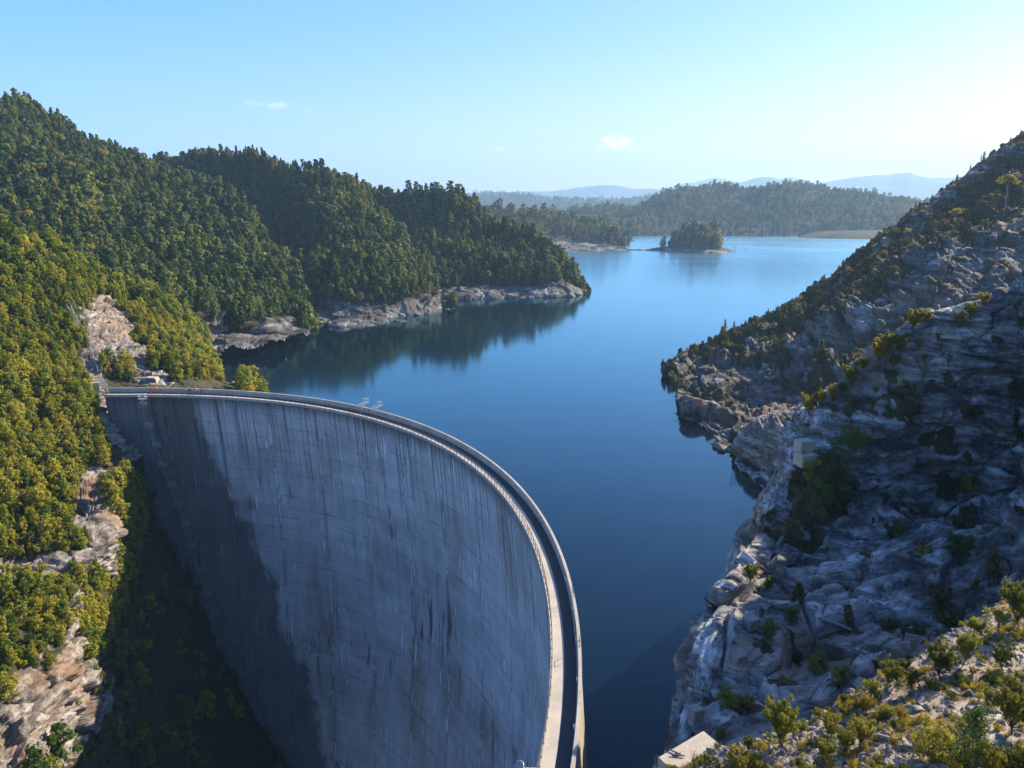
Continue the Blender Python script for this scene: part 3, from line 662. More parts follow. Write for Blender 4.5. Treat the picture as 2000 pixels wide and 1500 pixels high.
# ------------------------------------------------------------------ dam
def concrete_face():
    """Lift joints, contraction joints, black run-off streaks from the crest and white lime runs, laid out in metres on the wall."""
    m, nt, out = new_mat('dam_concrete_face'); g = NT(nt)
    uv = g.n('ShaderNodeUVMap').outputs[0]
    sp = g.n('ShaderNodeSeparateXYZ'); g.l(uv, sp.inputs[0]); s, h = sp.outputs[0], sp.outputs[1]      # along, metres below the crest
    def cmb(a, b, c=0.0):
        nd = g.n('ShaderNodeCombineXYZ')
        for k, x in enumerate((a, b, c)):
            if hasattr(x, 'links'): g.l(x, nd.inputs[k])
            else: nd.inputs[k].default_value = x
        return nd.outputs[0]
    big = g.noise(g.mapping(uv, (0.03, 0.11, 1)), 1.0, 5, 0.65)
    med = g.noise(g.mapping(uv, (0.35, 0.08, 1)), 1.0, 6, 0.65)
    fin = g.noise(uv, 2.2, 6, 0.7)
    f = g.math('ADD', g.math('MULTIPLY', big, 0.5), g.math('ADD', g.math('MULTIPLY', med, 0.35), g.math('MULTIPLY', fin, 0.15)))
    col = g.ramp(f, [(0.34, (0.30, 0.295, 0.29)), (0.5, (0.49, 0.48, 0.465)), (0.66, (0.63, 0.62, 0.60))])
    br = g.noise(g.mapping(uv, (0.09, 0.025, 1), loc=(7, 3, 0)), 1.0, 5, 0.65)
    col = g.mix(g.ramp(br, [(0.50, 0.0), (0.66, 0.55)]), col, (0.27, 0.20, 0.14))
    # each 2.8 m lift has a tone of its own
    lift = g.math('DIVIDE', h, 2.8); fl = g.math('FLOOR', lift); fr = g.math('FRACT', lift)
    wn = g.n('ShaderNodeTexWhiteNoise', noise_dimensions='2D')
    g.l(cmb(fl, g.math('FLOOR', g.math('DIVIDE', s, 13.2))), wn.inputs['Vector'])
    tone = g.math('ADD', 0.93, g.math('MULTIPLY', wn.outputs['Value'], 0.12))
    tc = cmb(tone, tone, tone); col = g.mix(1.0, col, tc, 'MULTIPLY')
    jit = g.noise(g.mapping(uv, (0.4, 0.4, 1)), 1.0, 3, 0.6)
    # lift joint: thin darker line, uneven
    lj = g.math('LESS_THAN', fr, g.math('ADD', 0.0, g.math('MULTIPLY', g.noise(g.mapping(uv, (0.12, 0.9, 1)), 1.0, 3, 0.6), 0.16)))
    lj = g.math('MULTIPLY', lj, g.math('SUBTRACT', g.math('MULTIPLY', g.noise(g.mapping(uv, (0.07, 0.35, 1), loc=(2, 5, 0)), 1.0, 4, 0.6), 2.4), 1.0), clamp=True)
    col = g.mix(lj, col, (0.07, 0.07, 0.07))
    # half lift board lines
    f2 = g.math('FRACT', g.math('MULTIPLY', lift, 3.0))
    col = g.mix(g.math('MULTIPLY', g.math('LESS_THAN', f2, 0.06), 0.10), col, (0.1, 0.1, 0.1))
    # contraction joints every 13.2 m
    cj = g.math('FRACT', g.math('DIVIDE', g.math('ADD', s, g.math('MULTIPLY', jit, 0.15)), 13.2))
    cjl = g.math('LESS_THAN', cj, 0.016)
    pat = g.noise(cmb(g.math('FLOOR', g.math('DIVIDE', s, 13.2)), g.math('MULTIPLY', h, 0.06)), 1.7, 3, 0.6)
    col = g.mix(g.math('MULTIPLY', cjl, g.ramp(pat, [(0.4, 0.15), (0.6, 0.8)])), col, (0.05, 0.05, 0.05))
    rust = g.math('SUBTRACT', 1.0, g.math('MULTIPLY', g.math('ABSOLUTE', g.math('SUBTRACT', cj, 0.008)), 12.0), clamp=True)
    col = g.mix(g.math('MULTIPLY', rust, 0.35), col, (0.17, 0.11, 0.07))
    # white lime beside the joint, in broken lengths
    cw = g.math('MULTIPLY', g.math('GREATER_THAN', cj, 0.012), g.math('LESS_THAN', cj, 0.034))
    wp = g.noise(cmb(g.math('FLOOR', g.math('DIVIDE', s, 13.2)), g.math('MULTIPLY', h, 0.13), 3.3), 1.3, 3, 0.7)
    col = g.mix(g.math('MULTIPLY', cw, g.ramp(wp, [(0.48, 0.0), (0.54, 0.9)])), col, (0.78, 0.80, 0.80))
    # black run-off streaks: start at the crest at irregular spacing and length
    st = g.noise(cmb(g.math('MULTIPLY', s, 0.85), g.math('MULTIPLY', h, 0.012), 0.0), 1.0, 4, 0.75, 0.15)
    ln = g.noise(cmb(g.math('MULTIPLY', s, 0.55), 0.0, 4.0), 1.0, 3, 0.6)
    fall = g.math('SUBTRACT', 1.0, g.math('DIVIDE', h, g.math('ADD', 3.0, g.math('MULTIPLY', g.math('POWER', ln, 2.2), 62.0))), clamp=True)
    per = g.math('FRACT', g.math('DIVIDE', g.math('ADD', s, g.math('MULTIPLY', jit, 0.9)), 1.43))
    pl = g.math('LESS_THAN', g.math('ABSOLUTE', g.math('SUBTRACT', per, 0.5)), 0.11)
    sk = g.math('MAXIMUM', g.ramp(st, [(0.53, 0.0), (0.61, 1.0)]), g.math('MULTIPLY', pl, g.ramp(g.noise(cmb(g.math('MULTIPLY', s, 0.23), 0.0, 7.0), 1.0, 2, 0.5), [(0.45, 0.0), (0.6, 0.9)])))
    sk = g.math('MULTIPLY', sk, g.math('POWER', fall, 0.4))
    sk = g.math('MULTIPLY', sk, g.math('ADD', 0.55, g.math('MULTIPLY', fin, 0.7)), clamp=True)
    col = g.mix(g.math('MULTIPLY', sk, 0.93), col, (0.018, 0.018, 0.020))
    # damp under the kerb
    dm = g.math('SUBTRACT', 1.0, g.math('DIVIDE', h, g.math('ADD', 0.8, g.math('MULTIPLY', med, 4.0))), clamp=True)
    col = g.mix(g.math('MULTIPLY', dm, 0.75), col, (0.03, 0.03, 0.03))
    # black patches spilling from lift joints, white runs below leaks
    sh = g.noise(cmb(g.math('MULTIPLY', s, 0.5), g.math('MULTIPLY', h, 0.06), 8.0), 1.0, 5, 0.7, 0.3)
    rg = g.noise(g.mapping(uv, (0.03, 0.03, 1), loc=(3, 1, 0)), 1.0, 3, 0.5)
    bk = g.math('MULTIPLY', g.ramp(sh, [(0.55, 0.0), (0.63, 1.0)]), g.ramp(rg, [(0.50, 0.0), (0.60, 0.8)]))
    col = g.mix(bk, col, (0.03, 0.03, 0.032))
    ws = g.noise(cmb(g.math('MULTIPLY', s, 1.5), g.math('MULTIPLY', h, 0.11), 15.0), 1.0, 3, 0.6)
    wr = g.noise(g.mapping(uv, (0.075, 0.11, 1), loc=(9, 4, 0)), 1.0, 3, 0.5)
    wh = g.math('MULTIPLY', g.ramp(ws, [(0.61, 0.0), (0.65, 1.0)]), g.ramp(wr, [(0.49, 0.0), (0.55, 0.9)]))
    col = g.mix(wh, col, (0.80, 0.82, 0.82))
    # deeper shade beside the abutment, painted into the concrete colour
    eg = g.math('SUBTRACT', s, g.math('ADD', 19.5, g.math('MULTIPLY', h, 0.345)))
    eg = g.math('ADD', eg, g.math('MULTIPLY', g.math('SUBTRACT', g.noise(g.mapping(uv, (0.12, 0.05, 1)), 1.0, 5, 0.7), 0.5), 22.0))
    abutment_shade = g.math('SUBTRACT', 1.0, g.math('DIVIDE', g.math('ADD', eg, 1.5), 3.0), clamp=True)
    col = g.mix(g.math('MULTIPLY', abutment_shade, 0.74), col, g.mix(fin, (0.045, 0.042, 0.04), (0.075, 0.07, 0.066)))
    hb = g.math('SUBTRACT', g.math('MULTIPLY', fin, 0.5), g.math('MULTIPLY', g.math('MAXIMUM', cjl, lj), 1.0))
    b = g.bsdf(col, 0.85, g.bump(hb, 0.5, 0.08), 0.25)
    g.l(b.outputs[0], out.inputs[0]); return m

def concrete_plain(name, c, streak=False):
    m, nt, out = new_mat(name); g = NT(nt)
    co = g.n('ShaderNodeTexCoord').outputs['Object']
    n = g.noise(co, 0.35, 5, 0.6); n2 = g.noise(co, 6.0, 5, 0.7)
    f = g.math('ADD', g.math('MULTIPLY', n, 0.6), g.math('MULTIPLY', n2, 0.4))
    col = g.ramp(f, [(0.35, tuple(x * 0.72 for x in c)), (0.65, tuple(x * 1.15 for x in c))])
    if streak:
        st = g.noise(g.mapping(co, (1.6, 1.6, 0.06)), 1.0, 5, 0.7)
        col = g.mix(g.ramp(st, [(0.52, 0.0), (0.64, 0.75)]), col, tuple(x * 0.22 for x in c))
    b = g.bsdf(col, 0.85, g.bump(n2, 0.35, 0.02), 0.25)
    g.l(b.outputs[0], out.inputs[0]); return m
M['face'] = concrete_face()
M['upstream'] = concrete_plain('dam_upstream_concrete', (0.36, 0.32, 0.26), True)
M['deck'] = concrete_plain('walkway_concrete', (0.47, 0.42, 0.35))
M['parapet'] = concrete_plain('parapet_concrete', (0.40, 0.37, 0.32))
M['lamp'] = plain_mat('lamp_housing', (0.62, 0.55, 0.36), 0.5, var=0.1)

def off(o): return CQ + CN * o
def sweep(prof, i0=0, i1=None):
    """prof: list of (offset to the valley, height) swept along the crest line, closed ring."""
    i1 = i1 or len(CQ); k = len(prof)
    V = np.zeros((k, i1 - i0, 3))
    for a, (o, z) in enumerate(prof): V[a, :, :2] = (CQ + CN * o)[i0:i1]; V[a, :, 2] = z
    a = np.arange(k * (i1 - i0)).reshape(k, -1); a = np.concatenate([a, a[:1]], 0)
    f = np.stack([a[:-1, :-1], a[:-1, 1:], a[1:, 1:], a[1:, :-1]], -1).reshape(-1, 4)
    return V.reshape(-1, 3), f
ZD = ZP - 1.08                                        # walkway level
PW, DW = 0.32, 2.85                                   # parapet thickness, far edge of the walkway
dam = empty('dam', (float(CQ[60, 0]), float(CQ[60, 1]), ZD), 'huge curved concrete arch dam with a walkway along its crest, holding back the blue lake', 'dam')
DM = Matrix.Translation(-Vector(dam.location))
def dpart(name, V, f, mat, uv=None, smooth=True):
    V = np.asarray(V) - np.array(dam.location)
    return link(name, make_mesh(name, V, f, [mat], smooth, uv=uv), dam)
NH = 130
hh = np.linspace(0.0, 1, NH) ** 1.0 * 128.0
fo = lambda h: DW - 0.25 - 1.6 * np.sin(np.clip(h / 70, 0, 1) * np.pi) + 5.0 * np.clip((h - 60) / 70, 0, 1) ** 2
V = np.zeros((NH, len(CQ), 3)); uv = np.zeros((NH, len(CQ), 2))
for k, h in enumerate(hh):
    V[k, :, :2] = off(fo(h)); V[k, :, 2] = ZD - 0.45 - h; uv[k, :, 0] = CS; uv[k, :, 1] = h
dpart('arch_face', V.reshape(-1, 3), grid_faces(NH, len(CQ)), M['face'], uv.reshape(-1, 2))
up = []
for h in np.linspace(0, 40, 14): up.append((0.02 - 2.2 * math.sin(min(h / 44, 1) * math.pi * 0.5), ZD - h))
V = np.zeros((len(up), len(CQ), 3))
for k, (o, z) in enumerate(up): V[k, :, :2] = off(o); V[k, :, 2] = z
dpart('upstream_face', V.reshape(-1, 3), grid_faces(len(up), len(CQ))[:, ::-1], M['upstream'])
v, f = sweep([(0.0, ZD - 0.001), (0.0, ZP), (PW, ZP), (PW, ZD - 0.001)]); dpart('parapet', v, f, M['parapet'], smooth=False)
v, f = sweep([(0.005, ZD - 0.40), (0.005, ZD), (DW, ZD), (DW, ZD - 0.40)]); dpart('walkway_deck', v, f, M['deck'], smooth=False)
M['deck_shadow'] = concrete_plain('walkway_shadow', (0.06, 0.06, 0.062))  # near-black strip that paints the parapet's shadow onto the walkway
v, f = sweep([(PW + 0.12, ZD + 0.001), (PW + 0.12, ZD + 0.02), (1.60, ZD + 0.02), (1.60, ZD + 0.001)]); dpart('shadow_strip', v, f, M['deck_shadow'], smooth=False)
v, f = sweep([(DW - 0.18, ZD - 0.3), (DW - 0.18, ZD + 0.14), (DW + 0.06, ZD + 0.14), (DW + 0.06, ZD - 0.44)]); dpart('kerb', v, f, M['parapet'], smooth=False)
v, f = sweep([(PW, ZD + 0.002), (PW, ZD + 0.10), (PW + 0.12, ZD + 0.10), (PW + 0.12, ZD + 0.002)]); dpart('cable_duct', v, f, M['parapet'], smooth=False)
def crest_at(s, o, z):
    i = int(np.clip(np.searchsorted(CS, s), 0, len(CQ) - 1)); p = CQ[i] + CN[i] * o
    return np.array([p[0], p[1], z]), math.atan2(CN[i, 1], CN[i, 0]), i
# lamps under the parapet cap
s = 18.0
lampme = None
while s < CS[-1] - 20:
    p, a, i = crest_at(s, PW + 0.09, ZP - 0.22)
    if lampme is None:
        b = MB(); b.box((0, 0, 0), (0.16, 0.34, 0.20)); b.box((0.02, 0, -0.16), (0.10, 0.20, 0.13))
        lampme = make_mesh('walkway_lamp', np.concatenate(b.V), np.concatenate(b.Fq), [M['lamp']], False)
    link('walkway_lamp', lampme, dam, tuple(p - np.array(dam.location)), (0, 0, a)); s += 5.9
jb = MB(); jb.box((PW * 0.5, 0, -0.25), (PW + 0.012, 0.035, 0.512)); jme = make_mesh('expansion_joint', np.concatenate(jb.V), np.concatenate(jb.Fq), [M['dark_steel']], False)
for s in np.arange(14.0, CS[-1] - 15, 8.6):
    p, a, i = crest_at(s, 0.0, ZP); link('expansion_joint', jme, dam, tuple(p - np.array(dam.location)), (0, 0, a))
# railing along the valley edge
rail = empty('railing', tuple(crest_at(60, DW - 0.06, ZD)[0]), 'long steel post-and-rail railing along the valley edge of the dam walkway', 'railing')
ro = np.array(rail.location)
b0 = int(np.searchsorted(CS, 12.0)); e0 = len(CQ) - 20
def railline(z, w, name):
    V, f = sweep([(DW - 0.06 - w, z - w), (DW - 0.06 - w, z + w), (DW - 0.06 + w, z + w), (DW - 0.06 + w, z - w)], b0, e0)
    link(name, make_mesh(name, V - ro, f, [M['dark_steel']], False), rail)
railline(ZD + 1.12, 0.030, 'top_rail'); railline(ZD + 0.72, 0.014, 'mid_rail'); railline(ZD + 0.40, 0.014, 'mid_rail')
pb = MB(); pb.box((0, 0, 0.62), (0.06, 0.06, 0.98)); pb.box((0, 0, 0.15), (0.14, 0.14, 0.02))
pme = make_mesh('post', np.concatenate(pb.V), np.concatenate(pb.Fq), [M['dark_steel']], False)
ss = np.arange(CS[b0] + 0.3, CS[e0 - 1], 1.42)
far_posts = MB()
order = np.argsort([np.hypot(*CQ[int(np.searchsorted(CS, q))]) for q in ss]); near = set(order[:100].tolist())
for k, q in enumerate(ss):
    p, a, i = crest_at(q, DW - 0.06, ZD)
    if k in near: link('post', pme, rail, tuple(p - ro), (0, 0, a))
    else: far_posts.box(p - ro + np.array([0, 0, 0.62]), (0.06, 0.06, 0.98), a); far_posts.box(p - ro + np.array([0, 0, 0.15]), (0.14, 0.14, 0.02), a)
o = far_posts.build('post', M['dark_steel'], rail); o['kind'] = 'stuff'

# ------------------------------------------------------------------ plants
def leaf_cloud(C, Rd, n, size, r, elong=1.6, up=0.25, shell=0.55, squash=1.0):
    """n rhombic leaves round each clump centre; returns vertices and quads."""
    C = np.asarray(C, float); Rd = np.broadcast_to(np.asarray(Rd, float), (len(C),))
    k = len(C) * n
    c = np.repeat(C, n, 0); rd = np.repeat(Rd, n)
    d = r.normal(size=(k, 3)); d /= np.linalg.norm(d, axis=1)[:, None]
    rr = rd * (shell + (1 - shell) * r.random(k)) * (0.75 + 0.5 * r.random(k))
    p = c + d * rr[:, None] * np.array([1, 1, squash])
    nm = d * 1.0 + r.normal(size=(k, 3)) * 0.42 + np.array([0, 0, up]); nm /= np.linalg.norm(nm, axis=1)[:, None]
    a = r.normal(size=(k, 3)) + np.array([0, 0, up * 1.5]); a -= nm * (a * nm).sum(1)[:, None]; a /= np.linalg.norm(a, axis=1)[:, None] + 1e-9
    b = np.cross(nm, a); s = size * (0.6 + 0.8 * r.random(k))
    V = np.stack([p - a * (s * elong)[:, None], p + b * s[:, None], p + a * (s * elong)[:, None], p - b * s[:, None]], 1).reshape(-1, 3)
    return V, np.arange(4 * k).reshape(-1, 4)

def limb(a, b, r0, r1, r, bend=0.12, seg=4, n=5):
    a = np.array(a, float); b = np.array(b, float); t = np.linspace(0, 1, seg + 1)[:, None]
    L = np.linalg.norm(b - a); p = a + (b - a) * t + (r.normal(size=3) * bend * L)[None] * np.sin(t * np.pi)
    return tube(p, np.linspace(r0, r1, seg + 1), n)

class Plant:
    def __init__(s): s.wv = []; s.wf = []; s.wn = 0; s.lv = []; s.lf = []; s.ln = 0
    def wood(s, vf): s.wv.append(vf[0]); s.wf.append(vf[1] + s.wn); s.wn += len(vf[0])
    def leaf(s, vf): s.lv.append(vf[0]); s.lf.append(vf[1] + s.ln); s.ln += len(vf[0])
    def one(s, name, bark, leafm):
        V = np.concatenate(s.wv + s.lv); Fq = np.concatenate(s.wf + [f + s.wn for f in s.lf])
        nw = sum(len(f) for f in s.wf); mi = np.r_[np.zeros(nw, int), np.ones(len(Fq) - nw, int)]
        return make_mesh(name, V, Fq, [bark, leafm], False, matidx=mi)
    def two(s, bark, leafm):
        return (make_mesh('trunk', np.concatenate(s.wv), np.concatenate(s.wf), [bark], True), make_mesh('crown', np.concatenate(s.lv), np.concatenate(s.lf), [leafm], False))

def p_round(seed, h=10.0, w=5.0, n=26, leaf=0.42, cl=16, lo=0.25):
    r = np.random.default_rng(seed); P = Plant(); P.wood(limb((0, 0, -0.8), (0.2, 0, h * 0.75), h * 0.018, h * 0.006, r, 0.03))
    C = []; Rd = []
    for k in range(cl):
        z = lo + (0.95 - lo) * (k + r.random()) / cl; m = math.sin(math.pi * min(1, (z - lo + 0.18) / (1.12 - lo))) ** 0.7
        a = k * 2.4 + r.random() * 0.6; q = w * 0.5 * m * (0.35 + 0.55 * r.random())
        C.append((q * math.cos(a), q * math.sin(a), h * z)); Rd.append(w * (0.17 + 0.10 * r.random()))
        if k % 3 == 0: P.wood(limb((0.1, 0, h * max(0.1, z - 0.18)), C[-1], h * 0.008, h * 0.002, r, 0.1, 3, 4))
    P.leaf(leaf_cloud(C, Rd, n, leaf, r, 1.3, 0.35, squash=0.85)); return P

def p_cone(seed, h=12.0, w=4.2, n=22, leaf=0.40, cl=20, lo=0.12):
    r = np.random.default_rng(seed); P = Plant(); P.wood(limb((0, 0, -0.8), (0, 0, h * 0.97), h * 0.016, h * 0.002, r, 0.02))
    C = []; Rd = []
    for k in range(cl):
        z = lo + (0.98 - lo) * (k + r.random() * 0.6) / cl; m = (1 - z) ** 0.75 + 0.07
        a = k * 2.4 + r.random(); q = w * 0.5 * m * (0.5 + 0.5 * r.random())
        C.append((q * math.cos(a), q * math.sin(a), h * z)); Rd.append(w * (0.09 + 0.15 * m))
    P.leaf(leaf_cloud(C, Rd, n, leaf, r, 1.6, 0.3, squash=1.25)); return P

def p_gum(seed, h=22.0, w=9.0, n=26, leaf=0.6, cl=12, lo=0.5, flat=0.75):
    r = np.random.default_rng(seed); P = Plant(); lean = r.normal(size=2) * 0.04 * h
    top = np.array([lean[0], lean[1], h * 0.85]); P.wood(limb((0, 0, -1), top, h * 0.014, h * 0.005, r, 0.03, 5, 5))
    C = []; Rd = []
    for k in range(cl):
        z = lo + (0.97 - lo) * ((k + r.random()) / cl) ** 0.8; a = k * 2.4 + r.random(); q = w * 0.5 * math.sqrt(max(0.05, 1 - ((z - lo) / (1.05 - lo)) ** 2)) * (0.3 + 0.7 * r.random())
        c = np.array([q * math.cos(a) + lean[0] * z, q * math.sin(a) + lean[1] * z, h * z]); C.append(c); Rd.append(w * (0.13 + 0.08 * r.random()))
        if k % 2 == 0:
            z0 = max(0.3, z - 0.22); P.wood(limb((lean[0] * z0, lean[1] * z0, h * z0), c, h * 0.006, h * 0.002, r, 0.1, 3, 4))
    P.leaf(leaf_cloud(C, Rd, n, leaf, r, 1.5, 0.5, squash=flat)); return P

def p_bush(seed, h=2.6, w=2.6, n=34, leaf=0.13, cl=14, tall=1.0):
    r = np.random.default_rng(seed); P = Plant(); C = []; Rd = []
    for k in range(cl):
        u = r.random(); a = k * 2.4 + r.random() * 0.5; z = 0.22 + 0.66 * u * (0.7 + 0.3 * r.random()); q = w * 0.42 * math.sqrt(max(0.04, 1 - (z - 0.15) ** 2)) * (0.25 + 0.75 * r.random())
        c = (q * math.cos(a), q * math.sin(a), h * z); C.append(c); Rd.append(w * (0.14 + 0.10 * r.random()))
        if k % 2 == 0: P.wood(limb((r.normal() * 0.06, r.normal() * 0.06, -0.4), c, h * 0.018, h * 0.006, r, 0.1, 3, 4))
    P.leaf(leaf_cloud(C, Rd, n, leaf, r, 1.7, 0.5, squash=1.0 * tall)); return P

def p_teatree(seed, h=2.0, w=1.2, stems=9, tw=9, n=60, leaf=0.016, bare=0.35, el=2.4):
    """Open shrub: stems fan out of one foot, each carrying upright sprays of small leaves on its upper part."""
    r = np.random.default_rng(seed); P = Plant(); C = []; Rd = []
    fork = np.array([r.normal() * 0.04, r.normal() * 0.04, h * bare * 0.45])
    P.wood(limb((0, 0, -0.25), fork, h * 0.022, h * 0.016, r, 0.05, 3, 6))
    for k in range(stems):
        a = k * 2.4 + r.random() * 0.6; q = w * 0.5 * (0.2 + 0.75 * math.sqrt(r.random())); ht = h * (0.72 + 0.28 * r.random()) * (1 - 0.22 * (q / (w * 0.5)) ** 2)
        tip = np.array([q * math.cos(a), q * math.sin(a), ht]); P.wood(limb(fork, tip, h * 0.011, h * 0.003, r, 0.08, 5, 5))
        for j in range(tw):
            t = bare + (1 - bare) * (j + r.random()) / tw; b = fork + (tip - fork) * t
            e = b + np.array([r.normal() * 0.07, r.normal() * 0.07, 0.06 + 0.06 * r.random()]) * h
            if j % 2 == 0: P.wood(limb(b, e, h * 0.004, h * 0.0015, r, 0.05, 2, 3))
            C.append(e); Rd.append(h * (0.035 + 0.035 * r.random()))
    P.leaf(leaf_cloud(C, Rd, n, leaf * h / 2.0, r, el, 0.9, shell=0.15, squash=1.5)); return P

def p_spiky(seed, h=0.8, n=90):
    r = np.random.default_rng(seed); P = Plant(); V = []; Fq = []
    for k in range(n):
        a = r.random() * 6.28; t = 0.25 + 0.9 * r.random(); L = h * (0.6 + 0.5 * r.random()); d = np.array([math.cos(a) * t, math.sin(a) * t, 1.0]); d /= np.linalg.norm(d)
        s = np.array([-math.sin(a), math.cos(a), 0]) * h * 0.012; m = d * L * 0.55; e = d * L - np.array([0, 0, L * 0.12 * t])
        V += [-s, s, m + s * 0.8, m - s * 0.8, e + s * 0.15, e - s * 0.15]; b = 6 * k; Fq += [[b, b + 1, b + 2, b + 3], [b + 3, b + 2, b + 4, b + 5]]
    P.wood(limb((0, 0, -0.2), (0, 0, 0.06 * h), h * 0.03, h * 0.03, r, 0, 2, 5)); P.leaf((np.array(V), np.array(Fq))); return P

def p_bare(seed, h=2.0):
    r = np.random.default_rng(seed); P = Plant(); P.wood(limb((0, 0, -0.2), (0, 0, h * 0.5), h * 0.014, h * 0.008, r, 0.04))
    for k in range(14):
        a = r.random() * 6.28; z = h * (0.2 + 0.35 * r.random()); b = np.array([0, 0, z]); t = np.array([math.cos(a) * h * 0.25 * r.random(), math.sin(a) * h * 0.25 * r.random(), h * (0.6 + 0.4 * r.random())])
        P.wood(limb(b, t, h * 0.006, h * 0.0015, r, 0.08, 4, 4))
        for j in range(2): e = b + (t - b) * 0.6; P.wood(limb(e, e + np.array([r.normal() * 0.08, r.normal() * 0.08, 0.2]) * h, h * 0.003, h * 0.001, r, 0.1, 2, 3))
    return P

def p_dead(seed, h=22.0):
    r = np.random.default_rng(seed); P = Plant(); P.wood(limb((0, 0, -1.5), (r.normal() * 0.02 * h, r.normal() * 0.02 * h, h), h * 0.013, h * 0.003, r, 0.02, 6, 5))
    for k in range(7):
        z = h * (0.45 + 0.5 * r.random()); a = r.random() * 6.28; L = h * (0.05 + 0.10 * r.random())
        P.wood(limb((0, 0, z), (L * math.cos(a), L * math.sin(a), z + L * (0.4 + r.random())), h * 0.005, h * 0.0015, r, 0.1, 3, 4))
    return P

def wood_mesh(P, name, mat): return make_mesh(name, np.concatenate(P.wv), np.concatenate(P.wf), [mat], True)

# visibility of a point over the bare terrain
ZB = np.full((375, 500), 1e9)
for L in LOFTS.values():
    zc = L['P'][..., 1] * CP - (L['P'][..., 2] - H) * SP
    x = (L['px'] / 4).astype(int); y = (L['py'] / 4).astype(int)
    ok = (x >= 0) & (x < 500) & (y >= 0) & (y < 375) & (zc > 1)
    np.minimum.at(ZB, (y[ok], x[ok]), zc[ok])
def visible(P, tol=0.03):
    px, py = proj(P); zc = P[:, 1] * CP - (P[:, 2] - H) * SP
    x = (px / 4).astype(int); y = (py / 4).astype(int)
    ok = (x >= 0) & (x < 500) & (y >= 0) & (y < 375)
    r = np.zeros(len(P), bool); r[ok] = zc[ok] < ZB[y[ok], x[ok]] * (1 + tol) + 1.5
    return r

def instancer(name, protos, pos, scl, rot, mats=None, label=None, cat=None):
    """Uncountable growth: one object whose points carry copies of the given meshes."""
    coll = bpy.data.collections.new(name + '_kinds')
    for me in protos: coll.objects.link(bpy.data.objects.new(name, me))
    n = len(pos)
    me = bpy.data.meshes.new(name); me.vertices.add(n); me.vertices.foreach_set('co', np.asarray(pos, np.float32).ravel())
    for k, a in (('rot', rot), ('scl', scl)):
        at = me.attributes.new(k, 'FLOAT_VECTOR', 'POINT'); at.data.foreach_set('vector', np.asarray(a, np.float32).ravel())
    at = me.attributes.new('pick', 'INT', 'POINT'); at.data.foreach_set('value', np.random.default_rng(n).integers(0, len(protos), n).astype(np.int32))
    o = link(name, me); tag(o, label, cat, kind='stuff')
    ng = bpy.data.node_groups.new(name, 'GeometryNodeTree')
    ng.interface.new_socket('Geometry', in_out='INPUT', socket_type='NodeSocketGeometry'); ng.interface.new_socket('Geometry', in_out='OUTPUT', socket_type='NodeSocketGeometry')
    N = ng.nodes; gi = N.new('NodeGroupInput'); go = N.new('NodeGroupOutput'); ip = N.new('GeometryNodeInstanceOnPoints'); ci = N.new('GeometryNodeCollectionInfo')
    ci.inputs['Collection'].default_value = coll; ci.inputs['Separate Children'].default_value = True; ci.inputs['Reset Children'].default_value = True
    ip.inputs['Pick Instance'].default_value = True
    def att(nm, ty):
        a = N.new('GeometryNodeInputNamedAttribute'); a.data_type = ty; a.inputs['Name'].default_value = nm
        return next(s for s in a.outputs if s.enabled and s.name == 'Attribute')
    ng.links.new(gi.outputs[0], ip.inputs['Points']); ng.links.new(ci.outputs[0], ip.inputs['Instance'])
    ng.links.new(att('pick', 'INT'), ip.inputs['Instance Index']); ng.links.new(att('rot', 'FLOAT_VECTOR'), ip.inputs['Rotation']); ng.links.new(att('scl', 'FLOAT_VECTOR'), ip.inputs['Scale'])
    ng.links.new(ip.outputs[0], go.inputs[0])
    md = o.modifiers.new('growth', 'NODES'); md.node_group = ng
    return o

def grow(name, protos, L, n, dens, seed, smin, smax, n_own, own_label, cat, group, tilt=0.0, ph=1.0, stuff_name=None, sink=0.2, hard=None):
    """n plants over a sheet; the n_own that show largest become objects of their own, the rest one object."""
    r = np.random.default_rng(seed + 500)
    pos, nr = scatter(L, n, dens, seed)
    # thin out so that neighbours do not share a spot
    s = smin + (smax - smin) * r.random(n) ** 1.6
    s = s * (1 + 0.40 * np.clip(1.8 * fbm(pos / (14.0 * ph ** 0.5), 2, seed), -0.7, 1))     # patches of taller and lower growth
    pos = pos - np.array([0, 0, 1]) * (sink * s)[:, None]
    rot = np.c_[r.normal(size=n) * 0.05, r.normal(size=n) * 0.05, r.random(n) * 6.28]
    scl = np.c_[s * (0.85 + 0.3 * r.random(n)), s * (0.85 + 0.3 * r.random(n)), s * (0.85 + 0.35 * r.random(n))]
    top = pos + np.array([0, 0, 1.0]) * (s * ph * 0.7)[:, None]
    px, py = proj(top); size = s * ph / np.linalg.norm(pos - np.array([0, 0, H]), axis=1)
    vis = visible(top) & (px > 10) & (px < 1990) & (py > 10) & (py < 1470)
    key = np.where(vis, size, 0); own = np.argsort(-key)[:n_own]; own = own[key[own] > 0]
    for k in own:
        o = link(name, protos[int(r.integers(len(protos)))], None, tuple(pos[k]), tuple(rot[k])); o.scale = tuple(scl[k])
        lb, gp = own_label(px[k], py[k]) if callable(own_label) else (own_label, group)
        tag(o, lb, cat, gp)
    rest = np.setdiff1d(np.arange(n), own)
    if len(rest): instancer(stuff_name or name, protos, pos[rest], scl[rest], rot[rest])
    return pos, own

